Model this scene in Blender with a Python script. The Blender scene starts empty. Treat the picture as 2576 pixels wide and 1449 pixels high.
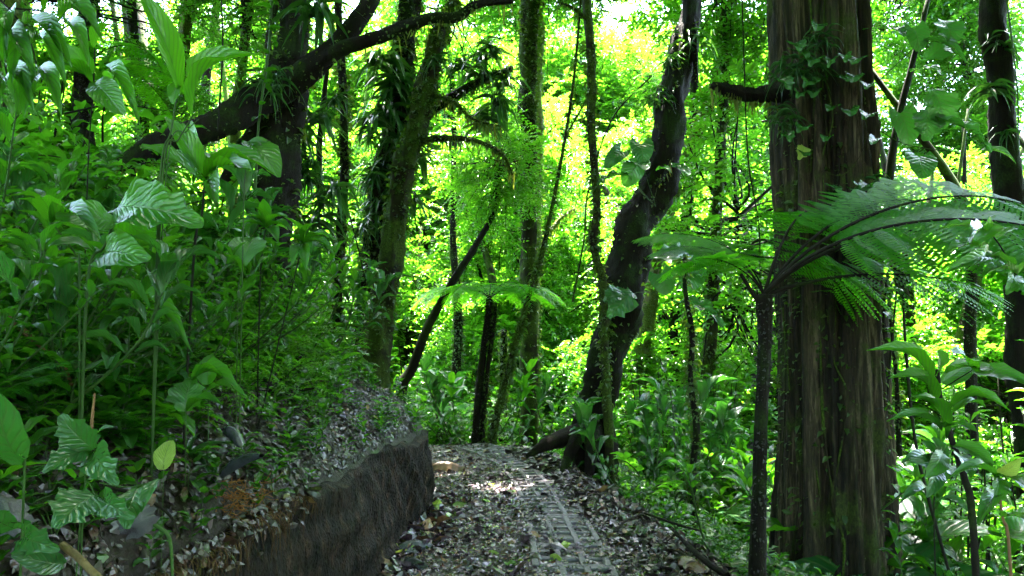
import bpy, math, random
import numpy as np
from mathutils import Vector, Matrix

random.seed(7)
rng = np.random.default_rng(11)
sc = bpy.context.scene
R = math.radians

# ------------------------------------------------------------------ camera, light
CAMZ, PITCH, F = 1.55, R(3.6), 1862.0          # F in pixels of a 2576-wide picture
cam_d = bpy.data.cameras.new('camera'); cam = bpy.data.objects.new('camera', cam_d)
sc.collection.objects.link(cam)
cam.location = (0, 0, CAMZ); cam.rotation_euler = (R(90) + PITCH, 0, 0)
cam_d.sensor_width = 36; cam_d.lens = 36 * F / 2576; cam_d.clip_start = 0.05; cam_d.clip_end = 2000
sc.camera = cam

SUN_EL, SUN_AZ = 70, 10
w = bpy.data.worlds.new('World'); sc.world = w; w.use_nodes = True
nt = w.node_tree; bg = nt.nodes['Background']
sky = nt.nodes.new('ShaderNodeTexSky'); sky.sky_type = 'NISHITA'; sky.sun_disc = False
sky.sun_elevation = R(SUN_EL); sky.sun_rotation = R(SUN_AZ); sky.air_density = 1.0; sky.dust_density = 2.5
nt.links.new(sky.outputs[0], bg.inputs[0]); bg.inputs[1].default_value = 0.125
sl = bpy.data.lights.new('sun', 'SUN'); sl.energy = 5.0; sl.angle = R(0.5); sl.color = (1, .95, .86)
so = bpy.data.objects.new('sun', sl); sc.collection.objects.link(so)
sv = Vector((math.sin(R(SUN_AZ)) * math.cos(R(SUN_EL)), math.cos(R(SUN_AZ)) * math.cos(R(SUN_EL)), math.sin(R(SUN_EL))))
so.rotation_euler = sv.to_track_quat('Z', 'Y').to_euler(); so.location = sv * 60
sc.view_settings.view_transform = 'Standard'; sc.view_settings.look = 'None'
sc.view_settings.exposure = 4.85; sc.view_settings.gamma = 1
try:
    cy = sc.cycles
    cy.max_bounces = 7; cy.diffuse_bounces = 4; cy.glossy_bounces = 2; cy.transmission_bounces = 5
    cy.transparent_max_bounces = 4; cy.caustics_reflective = False; cy.caustics_refractive = False
    cy.sample_clamp_indirect = 6
except Exception:
    pass

def P(px, py, d):
    """point at depth d (metres along +Y) seen at photo pixel px, py"""
    v = Vector(((px - 1288) / F, 1.0, -(py - 724.5) / F))
    c, s = math.cos(PITCH), math.sin(PITCH)
    v = Vector((v.x, v.y * c - v.z * s, v.y * s + v.z * c))
    v *= d / v.y
    return Vector((0, 0, CAMZ)) + v

# ------------------------------------------------------------------ mesh helpers (all quads)
def mesh_from(name, V, Fc, UV, mat, smooth=True):
    me = bpy.data.meshes.new(name)
    V = np.asarray(V, np.float32); Fc = np.asarray(Fc, np.int32)
    me.vertices.add(len(V)); me.vertices.foreach_set('co', V.ravel())
    me.loops.add(Fc.size); me.loops.foreach_set('vertex_index', Fc.ravel())
    me.polygons.add(len(Fc))
    me.polygons.foreach_set('loop_start', np.arange(0, Fc.size, 4, dtype=np.int32))
    me.polygons.foreach_set('loop_total', np.full(len(Fc), 4, np.int32))
    uvl = me.uv_layers.new(name='UVMap')
    uvl.data.foreach_set('uv', np.asarray(UV, np.float32)[Fc.ravel()].ravel())
    me.polygons.foreach_set('use_smooth', np.full(len(Fc), smooth, bool))
    me.update(calc_edges=True); me.validate()
    me.materials.append(mat)
    return me

class MB:
    def __init__(s): s.V, s.F, s.U, s.n = [], [], [], 0
    def add(s, V, Fc, U):
        s.V.append(V); s.F.append(Fc + s.n); s.U.append(U); s.n += len(V); return s
    def inst(s, tpl, M, T):
        V, Fc, U = tpl; N = len(T); nv = len(V)
        W = np.einsum('nij,vj->nvi', M, V) + T[:, None, :]
        FF = (Fc[None] + (np.arange(N) * nv)[:, None, None]).reshape(-1, 4)
        return s.add(W.reshape(-1, 3), FF, np.tile(U, (N, 1)))
    def arr(s): return np.concatenate(s.V), np.concatenate(s.F), np.concatenate(s.U)
    def mesh(s, name, mat, smooth=True): return mesh_from(name, *s.arr(), mat, smooth)

def frames(d, up, sx=1, sy=1, sz=1):
    d = np.atleast_2d(d).astype(float); up = np.broadcast_to(np.asarray(up, float), d.shape)
    y = d / (np.linalg.norm(d, axis=1, keepdims=True) + 1e-9)
    x = np.cross(y, up); x /= np.linalg.norm(x, axis=1, keepdims=True) + 1e-9
    z = np.cross(x, y)
    N = len(d); o = np.ones(N)
    return np.stack([x * (o * sx)[:, None], y * (o * sy)[:, None], z * (o * sz)[:, None]], axis=2)

def grid_faces(nr, nc, closed=False):
    f = []
    for i in range(nr - 1):
        for j in range(nc if closed else nc - 1):
            k = (j + 1) % nc
            f.append((i * nc + j, i * nc + k, (i + 1) * nc + k, (i + 1) * nc + j))
    return np.array(f, np.int32)

def leaf_tpl(nL=6, nA=2, kind='lance', fold=.15, arch=.12, wave=0, lobe=0, droop_tip=.0, rag=0, seed=0):
    """unit leaf, base at origin, tip at y=1, width 1 at its widest"""
    r = np.random.default_rng(seed)
    v = np.linspace(0, 1, nL + 1)
    if kind == 'lance': wd = np.sin(np.pi * np.clip(v, 0.02, .985) ** .85) ** .9
    elif kind == 'oval': wd = np.sin(np.pi * np.clip(v, 0.03, .975) ** .8) ** .62
    elif kind == 'obov': wd = np.sin(np.pi * np.clip(v, .02, .97) ** 1.35) ** .75
    elif kind == 'strap': wd = np.clip(np.minimum(v * 6 + .45, (1 - v) * 2.6 + .03), 0, 1)
    elif kind == 'heart': wd = np.clip(np.sqrt(np.clip(1 - ((v - .28) / .74) ** 2, .0005, 1)) * (1 - .25 * v), 0.01, 1); wd[0] = .62
    elif kind == 'diam': wd = np.array([.05, 1, .05]) if nL == 2 else np.sin(np.pi * np.clip(v, .03, .97))
    wd = wd / wd.max()
    a = np.linspace(-1, 1, nA + 1)
    A, Vv = np.meshgrid(a, v); Wd = wd[:, None]
    if rag: Wd = Wd * (1 + rag * r.uniform(-1, 1, (nL + 1, nA + 1)) * (np.abs(A) > .9))
    X = A * Wd * .5
    Y = Vv - lobe * np.abs(A) ** 1.6 * np.exp(-Vv * 7)
    Z = arch * np.sin(np.pi * Vv) + fold * np.abs(A) * Wd * .5 + wave * np.sin(Vv * 17 + A * 1.5 + seed) * np.abs(A) * .5 - droop_tip * Vv ** 4
    V = np.stack([X, Y, Z], -1).reshape(-1, 3)
    U = np.stack([A * .5 + .5, Vv], -1).reshape(-1, 2)
    return V, grid_faces(nL + 1, nA + 1), U

def catmull(pts, n):
    p = np.asarray(pts, float)
    if len(p) == 2: 
        t = np.linspace(0, 1, n)[:, None]; return p[0] * (1 - t) + p[1] * t
    q = np.vstack([2 * p[0] - p[1], p, 2 * p[-1] - p[-2]])
    t = np.linspace(0, len(p) - 1, n); i = np.clip(t.astype(int), 0, len(p) - 2); f = (t - i)[:, None]
    a, b, c, d = q[i], q[i + 1], q[i + 2], q[i + 3]
    return .5 * (2 * b + (c - a) * f + (2 * a - 5 * b + 4 * c - d) * f ** 2 + (3 * b - a - 3 * c + d) * f ** 3)

def tube(pts, rad, ns=8, n=None, rough=0, ridges=0, seed=0, cap=True):
    """tapered tube along a smooth line; rough = relative radial noise"""
    r = np.random.default_rng(seed)
    pts = [tuple(p) for p in pts]
    n = n or max(3, len(pts) * 4)
    C = catmull(pts, n)
    rad = np.interp(np.linspace(0, 1, n), np.linspace(0, 1, len(rad)), rad)
    T = np.gradient(C, axis=0); T /= np.linalg.norm(T, axis=1, keepdims=True) + 1e-9
    ref = np.array([0.03, 1, .02]) if abs(T[:, 2]).mean() > .6 else np.array([.02, .01, 1])
    X = np.cross(T, ref); X /= np.linalg.norm(X, axis=1, keepdims=True) + 1e-9
    Y = np.cross(T, X)
    th = np.linspace(0, 2 * np.pi, ns, endpoint=False)
    L = np.concatenate([[0], np.cumsum(np.linalg.norm(np.diff(C, axis=0), axis=1))])
    k = np.ones((n, ns))
    if rough:
        for q in range(5):
            f1 = r.integers(1, 6); k += rough * .5 * np.sin(f1 * th[None] + r.uniform(1, 8) * L[:, None] + r.uniform(0, 6))
        k += rough * .5 * r.uniform(-1, 1, (n, ns))
    if ridges:
        for q in range(4):
            f1 = r.integers(5, 16)
            k += ridges * np.abs(np.sin(f1 * .5 * th[None] + .7 * np.sin(L[:, None] * r.uniform(.8, 2) + q))) - ridges * .6
    rr = rad[:, None] * k
    V = C[:, None] + X[:, None] * (np.cos(th)[None, :, None] * rr[..., None]) + Y[:, None] * (np.sin(th)[None, :, None] * rr[..., None])
    V = V.reshape(-1, 3)
    U = np.stack(np.broadcast_arrays(th[None] / 6.283, L[:, None]), -1).reshape(-1, 2)
    Fc = grid_faces(n, ns, True)
    if cap:
        V = np.vstack([V, V[-ns:] * .15 + C[-1] * .85 + T[-1] * rad[-1] * .25]); U = np.vstack([U, U[-ns:]])
        b = (n - 1) * ns
        Fc = np.vstack([Fc, [(b + j, b + (j + 1) % ns, b + ns + (j + 1) % ns, b + ns + j) for j in range(ns)]])
    return V, Fc.astype(np.int32), U

# ------------------------------------------------------------------ objects
def link(o, parent=None):
    sc.collection.objects.link(o)
    if parent is not None: o.parent = parent
    return o
def tag(o, label, cat, group=None, kind=None):
    if label: o['label'] = label
    if cat: o['category'] = cat
    if group: o['group'] = group
    if kind: o['kind'] = kind
    return o
def obj(name, me, parent=None): return link(bpy.data.objects.new(name, me), parent)
def struct(name, me): o = obj(name, me); o['kind'] = 'structure'; return o
def empty(name, loc=(0, 0, 0), rz=0, s=1, rx=0, ry=0):
    o = bpy.data.objects.new(name, None); o.location = loc; o.rotation_euler = (rx, ry, rz); o.scale = (s, s, s)
    o.empty_display_size = .1
    return link(o)

# ------------------------------------------------------------------ materials
def nmat(name):
    m = bpy.data.materials.new(name); m.use_nodes = True
    t = m.node_tree; t.nodes.clear()
    out = t.nodes.new('ShaderNodeOutputMaterial')
    return m, t, out
def N(t, typ, **kw):
    n = t.nodes.new(typ)
    for k, v in kw.items():
        if k.startswith('i_'): n.inputs[int(k[2:]) if k[2:].isdigit() else k[2:].replace('_', ' ')].default_value = v
        else: setattr(n, k, v)
    return n
def ramp(t, fac, cols):
    r = t.nodes.new('ShaderNodeValToRGB'); e = r.color_ramp.elements
    while len(e) > 1: e.remove(e[-1])
    e[0].position = cols[0][0]; e[0].color = (*cols[0][1], 1)
    for p, c in cols[1:]:
        q = e.new(p); q.color = (*c, 1)
    t.links.new(fac, r.inputs[0]); return r.outputs[0]
def math_(t, op, a, b=None, c=None):
    n = t.nodes.new('ShaderNodeMath'); n.operation = op
    for i, v in enumerate((a, b, c)):
        if v is None: continue
        if isinstance(v, (int, float)): n.inputs[i].default_value = v
        else: t.links.new(v, n.inputs[i])
    return n.outputs[0]

def leaf_mat(name, cols, tcol, rough=.4, tmix=.45, vein=0, spec=.5, nv=11, spots=True):
    m, t, out = nmat(name)
    geo = N(t, 'ShaderNodeNewGeometry'); oi = N(t, 'ShaderNodeObjectInfo')
    v = math_(t, 'ADD', math_(t, 'MULTIPLY', geo.outputs['Random Per Island'], .6), math_(t, 'MULTIPLY', oi.outputs['Random'], .4))
    col = ramp(t, v, cols)
    tc = N(t, 'ShaderNodeTexCoord')
    if spots:
        no = N(t, 'ShaderNodeTexNoise'); no.inputs['Scale'].default_value = 9; no.inputs['Detail'].default_value = 3
        t.links.new(tc.outputs['Object'], no.inputs['Vector'])
        hs = N(t, 'ShaderNodeHueSaturation'); t.links.new(col, hs.inputs['Color'])
        t.links.new(math_(t, 'MULTIPLY_ADD', no.outputs[0], .9, .55), hs.inputs['Value'])
        col = hs.outputs[0]
    pr = N(t, 'ShaderNodeBsdfPrincipled'); pr.inputs['Roughness'].default_value = rough
    pr.inputs['Specular IOR Level'].default_value = spec
    tr = N(t, 'ShaderNodeBsdfTranslucent')
    mx = N(t, 'ShaderNodeMix', data_type='RGBA', blend_type='MULTIPLY'); mx.inputs[0].default_value = .55
    tcl = ramp(t, v, [(0, tuple(c * .6 for c in tcol)), (.5, tcol), (1, (tcol[0] * 1.35, tcol[1] * 1.08, tcol[2]))])
    tout = tcl
    if vein:
        uv = N(t, 'ShaderNodeUVMap'); sp = N(t, 'ShaderNodeSeparateXYZ'); t.links.new(uv.outputs[0], sp.inputs[0])
        au = math_(t, 'ABSOLUTE', math_(t, 'SUBTRACT', sp.outputs[0], .5))
        ph = math_(t, 'SUBTRACT', math_(t, 'MULTIPLY', sp.outputs[1], float(nv)), math_(t, 'MULTIPLY', au, nv * .7))
        saw = math_(t, 'ABSOLUTE', math_(t, 'SUBTRACT', math_(t, 'FRACT', ph), .5))     # 0 at vein centre
        side = math_(t, 'SMOOTH_MIN', math_(t, 'MULTIPLY', saw, 4.0), 1.0, .2)
        mid = math_(t, 'MINIMUM', math_(t, 'MULTIPLY', au, 28.0), 1.0)
        vv = math_(t, 'MULTIPLY', math_(t, 'MULTIPLY_ADD', side, .75, .25), mid)       # 1 on blade, 0 on vein
        bp = N(t, 'ShaderNodeBump'); bp.inputs['Strength'].default_value = vein; bp.inputs['Distance'].default_value = .012
        t.links.new(vv, bp.inputs['Height'])
        t.links.new(bp.outputs[0], pr.inputs['Normal'])
        m2 = N(t, 'ShaderNodeMix', data_type='RGBA'); m2.inputs[6].default_value = (.14, .22, .05, 1)
        t.links.new(math_(t, 'MULTIPLY_ADD', vv, .45, .55), m2.inputs[0]); t.links.new(col, m2.inputs[7]); col = m2.outputs[2]
        m3 = N(t, 'ShaderNodeMix', data_type='RGBA'); m3.inputs[6].default_value = (tcol[0] * .35, tcol[1] * .4, .01, 1)
        t.links.new(vv, m3.inputs[0]); t.links.new(tcl, m3.inputs[7]); tout = m3.outputs[2]
    t.links.new(col, pr.inputs['Base Color']); t.links.new(tout, tr.inputs[0])
    ms = N(t, 'ShaderNodeMixShader'); ms.inputs[0].default_value = tmix
    t.links.new(pr.outputs[0], ms.inputs[1]); t.links.new(tr.outputs[0], ms.inputs[2]); t.links.new(ms.outputs[0], out.inputs[0])
    return m

def litter_mat(name, cols, rough=.26):
    m, t, out = nmat(name)
    geo = N(t, 'ShaderNodeNewGeometry'); col = ramp(t, geo.outputs['Random Per Island'], cols)
    tc = N(t, 'ShaderNodeTexCoord'); no = N(t, 'ShaderNodeTexNoise'); no.inputs['Scale'].default_value = 45; no.inputs['Detail'].default_value = 4
    t.links.new(tc.outputs['Object'], no.inputs['Vector'])
    hs = N(t, 'ShaderNodeHueSaturation'); t.links.new(col, hs.inputs['Color']); t.links.new(math_(t, 'MULTIPLY_ADD', no.outputs[0], 1.3, .35), hs.inputs['Value'])
    pr = N(t, 'ShaderNodeBsdfPrincipled'); pr.inputs['Roughness'].default_value = rough; pr.inputs['Specular IOR Level'].default_value = .6
    bp = N(t, 'ShaderNodeBump'); bp.inputs['Strength'].default_value = .4; bp.inputs['Distance'].default_value = .01
    t.links.new(no.outputs[0], bp.inputs['Height']); t.links.new(bp.outputs[0], pr.inputs['Normal'])
    t.links.new(hs.outputs[0], pr.inputs['Base Color']); t.links.new(pr.outputs[0], out.inputs[0]); return m

def bark_mat(name, c1, c2, moss=.5, mosscol=(.045, .075, .012), sx=14, sz=2.0, bump=.6, pale=None, rough=.85):
    m, t, out = nmat(name)
    tc = N(t, 'ShaderNodeTexCoord'); mp = N(t, 'ShaderNodeMapping'); mp.inputs['Scale'].default_value = (sx, sx, sz)
    t.links.new(tc.outputs['Object'], mp.inputs[0])
    no = N(t, 'ShaderNodeTexNoise'); no.inputs['Scale'].default_value = 1; no.inputs['Detail'].default_value = 8; no.inputs['Roughness'].default_value = .7
    t.links.new(mp.outputs[0], no.inputs['Vector'])
    cols = [(.3, c1), (.62, c2)]
    if pale: cols.append((.74, pale))
    col = ramp(t, no.outputs[0], cols)
    n2 = N(t, 'ShaderNodeTexNoise'); n2.inputs['Scale'].default_value = 3.2; n2.inputs['Detail'].default_value = 6
    t.links.new(tc.outputs['Object'], n2.inputs['Vector'])
    mk = ramp(t, n2.outputs[0], [(max(0, .62 - moss * .35), (0, 0, 0)), (.70 - moss * .3, (1, 1, 1))])
    n3 = N(t, 'ShaderNodeTexNoise'); n3.inputs['Scale'].default_value = 60; n3.inputs['Detail'].default_value = 3
    t.links.new(tc.outputs['Object'], n3.inputs['Vector'])
    mc = ramp(t, n3.outputs[0], [(.3, tuple(c * .35 for c in mosscol)), (.7, tuple(c * 1.5 for c in mosscol))])
    mx = N(t, 'ShaderNodeMix', data_type='RGBA')
    if moss > 0: t.links.new(mk, mx.inputs[0])
    else: mx.inputs[0].default_value = 0
    t.links.new(col, mx.inputs[6]); t.links.new(mc, mx.inputs[7])
    pr = N(t, 'ShaderNodeBsdfPrincipled'); pr.inputs['Roughness'].default_value = rough; pr.inputs['Specular IOR Level'].default_value = .15
    t.links.new(mx.outputs[2], pr.inputs['Base Color'])
    b1 = N(t, 'ShaderNodeBump'); b1.inputs['Strength'].default_value = bump; b1.inputs['Distance'].default_value = .03
    t.links.new(no.outputs[0], b1.inputs['Height'])
    b2 = N(t, 'ShaderNodeBump'); b2.inputs['Strength'].default_value = .5; b2.inputs['Distance'].default_value = .01
    t.links.new(n3.outputs[0], b2.inputs['Height']); t.links.new(b1.outputs[0], b2.inputs['Normal'])
    t.links.new(b2.outputs[0], pr.inputs['Normal']); t.links.new(pr.outputs[0], out.inputs[0])
    return m

def soil_mat(name, cols, scale=9, bump=.6, rough=.6, stretch=(1, 1, 1), moss=0):
    m, t, out = nmat(name)
    tc = N(t, 'ShaderNodeTexCoord'); mp = N(t, 'ShaderNodeMapping'); mp.inputs['Scale'].default_value = stretch
    t.links.new(tc.outputs['Object'], mp.inputs[0])
    no = N(t, 'ShaderNodeTexNoise'); no.inputs['Scale'].default_value = scale; no.inputs['Detail'].default_value = 9; no.inputs['Roughness'].default_value = .68
    t.links.new(mp.outputs[0], no.inputs['Vector'])
    col = ramp(t, no.outputs[0], cols)
    vo = N(t, 'ShaderNodeTexVoronoi'); vo.inputs['Scale'].default_value = scale * 6
    t.links.new(mp.outputs[0], vo.inputs['Vector'])
    if moss:
        n2 = N(t, 'ShaderNodeTexNoise'); n2.inputs['Scale'].default_value = 2.1; n2.inputs['Detail'].default_value = 7
        t.links.new(tc.outputs['Object'], n2.inputs['Vector'])
        mk = ramp(t, n2.outputs[0], [(.66 - moss * .3, (0, 0, 0)), (.76 - moss * .3, (1, 1, 1))])
        mx = N(t, 'ShaderNodeMix', data_type='RGBA'); mx.inputs[7].default_value = (.03, .055, .01, 1)
        t.links.new(mk, mx.inputs[0]); t.links.new(col, mx.inputs[6]); col = mx.outputs[2]
    pr = N(t, 'ShaderNodeBsdfPrincipled'); pr.inputs['Roughness'].default_value = rough; pr.inputs['Specular IOR Level'].default_value = .2
    t.links.new(col, pr.inputs['Base Color'])
    ad = math_(t, 'ADD', no.outputs[0], math_(t, 'MULTIPLY', vo.outputs[0], .35))
    b1 = N(t, 'ShaderNodeBump'); b1.inputs['Strength'].default_value = bump; b1.inputs['Distance'].default_value = .04
    t.links.new(ad, b1.inputs['Height']); t.links.new(b1.outputs[0], pr.inputs['Normal']); t.links.new(pr.outputs[0], out.inputs[0])
    return m

GREEN = [(0, (.006, .028, .003)), (.35, (.014, .075, .005)), (.7, (.040, .130, .006)), (1, (.10, .18, .01))]
M_canopy = leaf_mat('canopy_leaf', GREEN, (.14, .47, .014), .28, .50, spec=.6)
M_under = leaf_mat('understory_leaf', [(0, (.002, .018, .003)), (.4, (.006, .050, .006)), (.8, (.014, .085, .008)), (.93, (.04, .12, .010)), (.965, (.16, .17, .02)), (.985, (.10, .06, .02)), (1, (.05, .13, .010))], (.11, .42, .008), .25, .38, vein=.4, nv=9, spec=.7)
M_broad = leaf_mat('broad_leaf', [(0, (.005, .038, .005)), (.5, (.010, .075, .007)), (.9, (.030, .12, .010)), (1, (.12, .17, .02))], (.12, .44, .008), .25, .40, vein=.32, nv=10, spec=.6)
M_aroid = leaf_mat('aroid_leaf', [(0, (.010, .05, .016)), (1, (.026, .095, .026))], (.07, .30, .02), .25, .3, vein=.32, nv=7, spec=.6)
M_fern = leaf_mat('fern_leaf', [(0, (.012, .10, .008)), (.5, (.025, .15, .012)), (1, (.06, .19, .012))], (.18, .64, .01), .55, .55, spec=.25, spots=False)
M_epi = leaf_mat('epiphyte_leaf', [(0, (.010, .045, .016)), (1, (.028, .085, .025))], (.08, .26, .02), .30, .25)
M_moss = leaf_mat('moss_strand', [(0, (.035, .05, .010)), (1, (.10, .12, .02))], (.20, .24, .02), .8, .4)
M_mossleaf = leaf_mat('moss_leaf', [(0, (.012, .03, .005)), (.6, (.03, .06, .010)), (1, (.08, .12, .015))], (.14, .26, .015), .6, .35)
M_fibre = litter_mat('trunk_fibre', [(0, (.003, .002, .0015)), (1, (.014, .008, .005))], .8)
M_yellow = leaf_mat('pale_leaf', [(0, (.22, .32, .05)), (1, (.34, .42, .08))], (.4, .5, .06), .4, .35, vein=.5)
M_litter = None
M_litter = litter_mat('dead_leaf', [(0, (.012, .006, .008)), (.25, (.04, .022, .030)), (.4, (.085, .055, .075)), (.48, (.02, .010, .010)), (.64, (.18, .125, .17)), (.68, (.05, .028, .03)),
                                    (.8, (.06, .032, .024)), (.9, (.14, .058, .03)), (.955, (.22, .13, .08)), (.975, (.06, .13, .02)), (1, (.38, .40, .05))])
M_bankl = litter_mat('wet_dead_leaf', [(0, (.006, .003, .003)), (.3, (.020, .011, .010)), (.5, (.009, .005, .004)), (.64, (.05, .030, .032)), (.7, (.02, .010, .008)), (.86, (.07, .030, .017)), (.94, (.08, .058, .07)), (.975, (.04, .09, .015)), (1, (.20, .11, .04))], .34)
M_purple = litter_mat('purple_dead_leaf', [(0, (.022, .016, .024)), (1, (.04, .028, .038))])
M_tan = litter_mat('tan_dead_leaf', [(0, (.10, .045, .02)), (1, (.15, .08, .04))])
M_grey = litter_mat('grey_dead_leaf', [(0, (.02, .02, .025)), (1, (.045, .045, .055))])
def big_bark():
    m, t, out = nmat('furrowed_bark'); tc = N(t, 'ShaderNodeTexCoord')
    def noise(sc_, det=8, rough=.7, dist=0):
        mp = N(t, 'ShaderNodeMapping'); mp.inputs['Scale'].default_value = sc_; t.links.new(tc.outputs['Object'], mp.inputs[0])
        n = N(t, 'ShaderNodeTexNoise'); n.inputs['Scale'].default_value = 1; n.inputs['Detail'].default_value = det; n.inputs['Roughness'].default_value = rough; n.inputs['Distortion'].default_value = dist
        t.links.new(mp.outputs[0], n.inputs['Vector']); return n.outputs[0]
    fib = noise((34, 34, 2.6), 10, .75, .6); wide = noise((5.5, 5.5, .35), 4); ms = noise((3, 3, 2.2), 7, .65); fine = noise((70, 70, 40), 4)
    v = math_(t, 'ADD', math_(t, 'MULTIPLY', fib, .62), math_(t, 'MULTIPLY', wide, .48))
    col = ramp(t, v, [(.40, (.0015, .001, .0008)), (.50, (.010, .006, .0035)), (.585, (.030, .020, .011)), (.665, (.115, .082, .048))])
    mk = ramp(t, ms, [(.54, (0, 0, 0)), (.62, (1, 1, 1))]); mc = ramp(t, fine, [(.3, (.008, .012, .002)), (.7, (.050, .065, .010))])
    mx = N(t, 'ShaderNodeMix', data_type='RGBA'); t.links.new(mk, mx.inputs[0]); t.links.new(col, mx.inputs[6]); t.links.new(mc, mx.inputs[7])
    pr = N(t, 'ShaderNodeBsdfPrincipled'); pr.inputs['Roughness'].default_value = .8; pr.inputs['Specular IOR Level'].default_value = .2
    b1 = N(t, 'ShaderNodeBump'); b1.inputs['Strength'].default_value = 1; b1.inputs['Distance'].default_value = .035; t.links.new(v, b1.inputs['Height'])
    b2 = N(t, 'ShaderNodeBump'); b2.inputs['Strength'].default_value = .6; b2.inputs['Distance'].default_value = .012; t.links.new(fine, b2.inputs['Height']); t.links.new(b1.outputs[0], b2.inputs['Normal'])
    t.links.new(b2.outputs[0], pr.inputs['Normal']); t.links.new(mx.outputs[2], pr.inputs['Base Color']); t.links.new(pr.outputs[0], out.inputs[0]); return m
M_bark_big = big_bark()
M_bark_dark = bark_mat('dark_bark', (.0015, .001, .0008), (.011, .007, .0045), moss=.3, mosscol=(.012, .020, .003), bump=.9)
M_bark_moss = bark_mat('mossy_bark', (.004, .003, .0015), (.022, .016, .008), moss=.6, mosscol=(.035, .055, .006))
M_bark_pale = bark_mat('pale_bark', (.06, .045, .03), (.24, .19, .12), moss=.8, mosscol=(.09, .12, .02))
M_stem = bark_mat('green_stem', (.015, .04, .008), (.035, .075, .012), moss=0, bump=.1, rough=.5)
M_stem_dark = bark_mat('woody_stem', (.004, .003, .002), (.014, .010, .007), moss=.2, mosscol=(.015, .025, .004), bump=.4)
M_stem_red = bark_mat('reddish_stem', (.10, .045, .025), (.20, .10, .05), moss=0, bump=.4)
M_root = bark_mat('orange_root', (.10, .035, .010), (.26, .11, .03), moss=0, bump=.2)
M_wood_pale = bark_mat('pale_wood', (.08, .05, .02), (.20, .13, .06), moss=.1, bump=.3)
M_soil = soil_mat('forest_soil', [(.3, (.007, .0045, .0035)), (.7, (.026, .016, .011))], moss=.3)
M_path = soil_mat('trodden_soil', [(.3, (.05, .038, .040)), (.5, (.10, .078, .085)), (.7, (.19, .155, .17))], scale=24, bump=.7, rough=.5)
M_wall = soil_mat('cut_earth', [(.40, (.003, .0018, .0012)), (.54, (.015, .008, .005)), (.64, (.052, .028, .017)), (.72, (.11, .068, .045))], scale=8, bump=1, rough=.75, stretch=(1.7, 1.7, .9))
M_conc = soil_mat('weathered_concrete', [(.3, (.09, .075, .09)), (.7, (.20, .17, .20))], scale=30, bump=.3, rough=.6)

# ------------------------------------------------------------------ the ground
W = np.array([(-1.55, -2), (-1.42, 0), (-1.30, 1.2), (-1.20, 2.15), (-1.08, 3.0), (-.98, 4.0), (-.94, 4.75), (-.86, 5.6), (-.80, 6.3), (-.84, 6.9),
              (-1.10, 7.7), (-1.7, 8.6), (-2.8, 9.6), (-4.5, 10.4), (-8, 11.2), (-14, 12.0), (-30, 14)], float)
def wall_sd(x, y):
    """signed distance to the foot of the cut bank: positive on the hill"""
    x = np.asarray(x, float); y = np.asarray(y, float)
    best = np.full(x.shape, 1e9); sg = np.ones(x.shape)
    for a, b in zip(W[:-1], W[1:]):
        d = b - a; L2 = d @ d
        t = np.clip(((x - a[0]) * d[0] + (y - a[1]) * d[1]) / L2, 0, 1)
        qx, qy = x - a[0] - t * d[0], y - a[1] - t * d[1]
        dist = np.hypot(qx, qy); cr = d[0] * qy - d[1] * qx
        m = dist < best - 1e-9; best = np.where(m, dist, best); sg = np.where(m, np.where(cr > 0, 1, -1), sg)
    return best * sg
def wob(x, y, s=1.0): 
    return (np.sin(x * 1.7 * s + 1.3 * np.sin(y * 1.1 * s)) + np.sin(y * 2.3 * s + 1.7 * np.sin(x * .9 * s)) + .5 * np.sin(x * 5.1 * s + y * 4.3 * s) + .4 * np.sin(y * 9.7 * s - x * 7.9 * s)) / 2.9
XR_Y = [-2, 3, 4.74, 7, 8.5, 10, 11, 12, 14, 18]; XR_X = [1.75, 1.6, 1.36, 1.0, .72, .3, -.2, -1.0, -3.2, -9]
def xr(y): return np.interp(y, XR_Y, XR_X)
def low(x, y):
    x = np.asarray(x, float); y = np.asarray(y, float)
    u = np.clip(x - xr(y), 0, None)
    z = -.85 * (1 - np.exp(-u * .75)) - .10 * np.minimum(u, 14)
    v = np.clip(y - 10.4, 0, None)
    z = z - .9 * (1 - np.exp(-v * .35)) - .045 * np.minimum(v, 60)
    amp = np.clip(u * .12 + v * .05, 0, .35)
    side = .05 * np.clip((x - .15) / 1.2, -1, 1) ** 2
    return z + amp * wob(x, y) * .8 + .014 * wob(x * 3, y * 3) + side * (u < .2) * 0
def hill(x, y, t): 
    return np.interp(y, [2.5, 6.2], [.97, .86]) + 3.4 * (1 - np.exp(-np.clip(t, 0, None) / 6.5)) + np.clip(t, 0, .8) * .09 * wob(x, y, 1.6) - (.15 + .022 * np.sin(y * 3.3) + .014 * np.sin(y * 13.7 + 1)) * np.exp(-np.clip(t, 0, 9) * 9)
def gz(x, y):
    t = wall_sd(x, y)
    return np.where(t > 0, hill(x, y, t), low(x, y))
def g1(x, y): return float(gz(np.array([x]), np.array([y]))[0])

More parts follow.
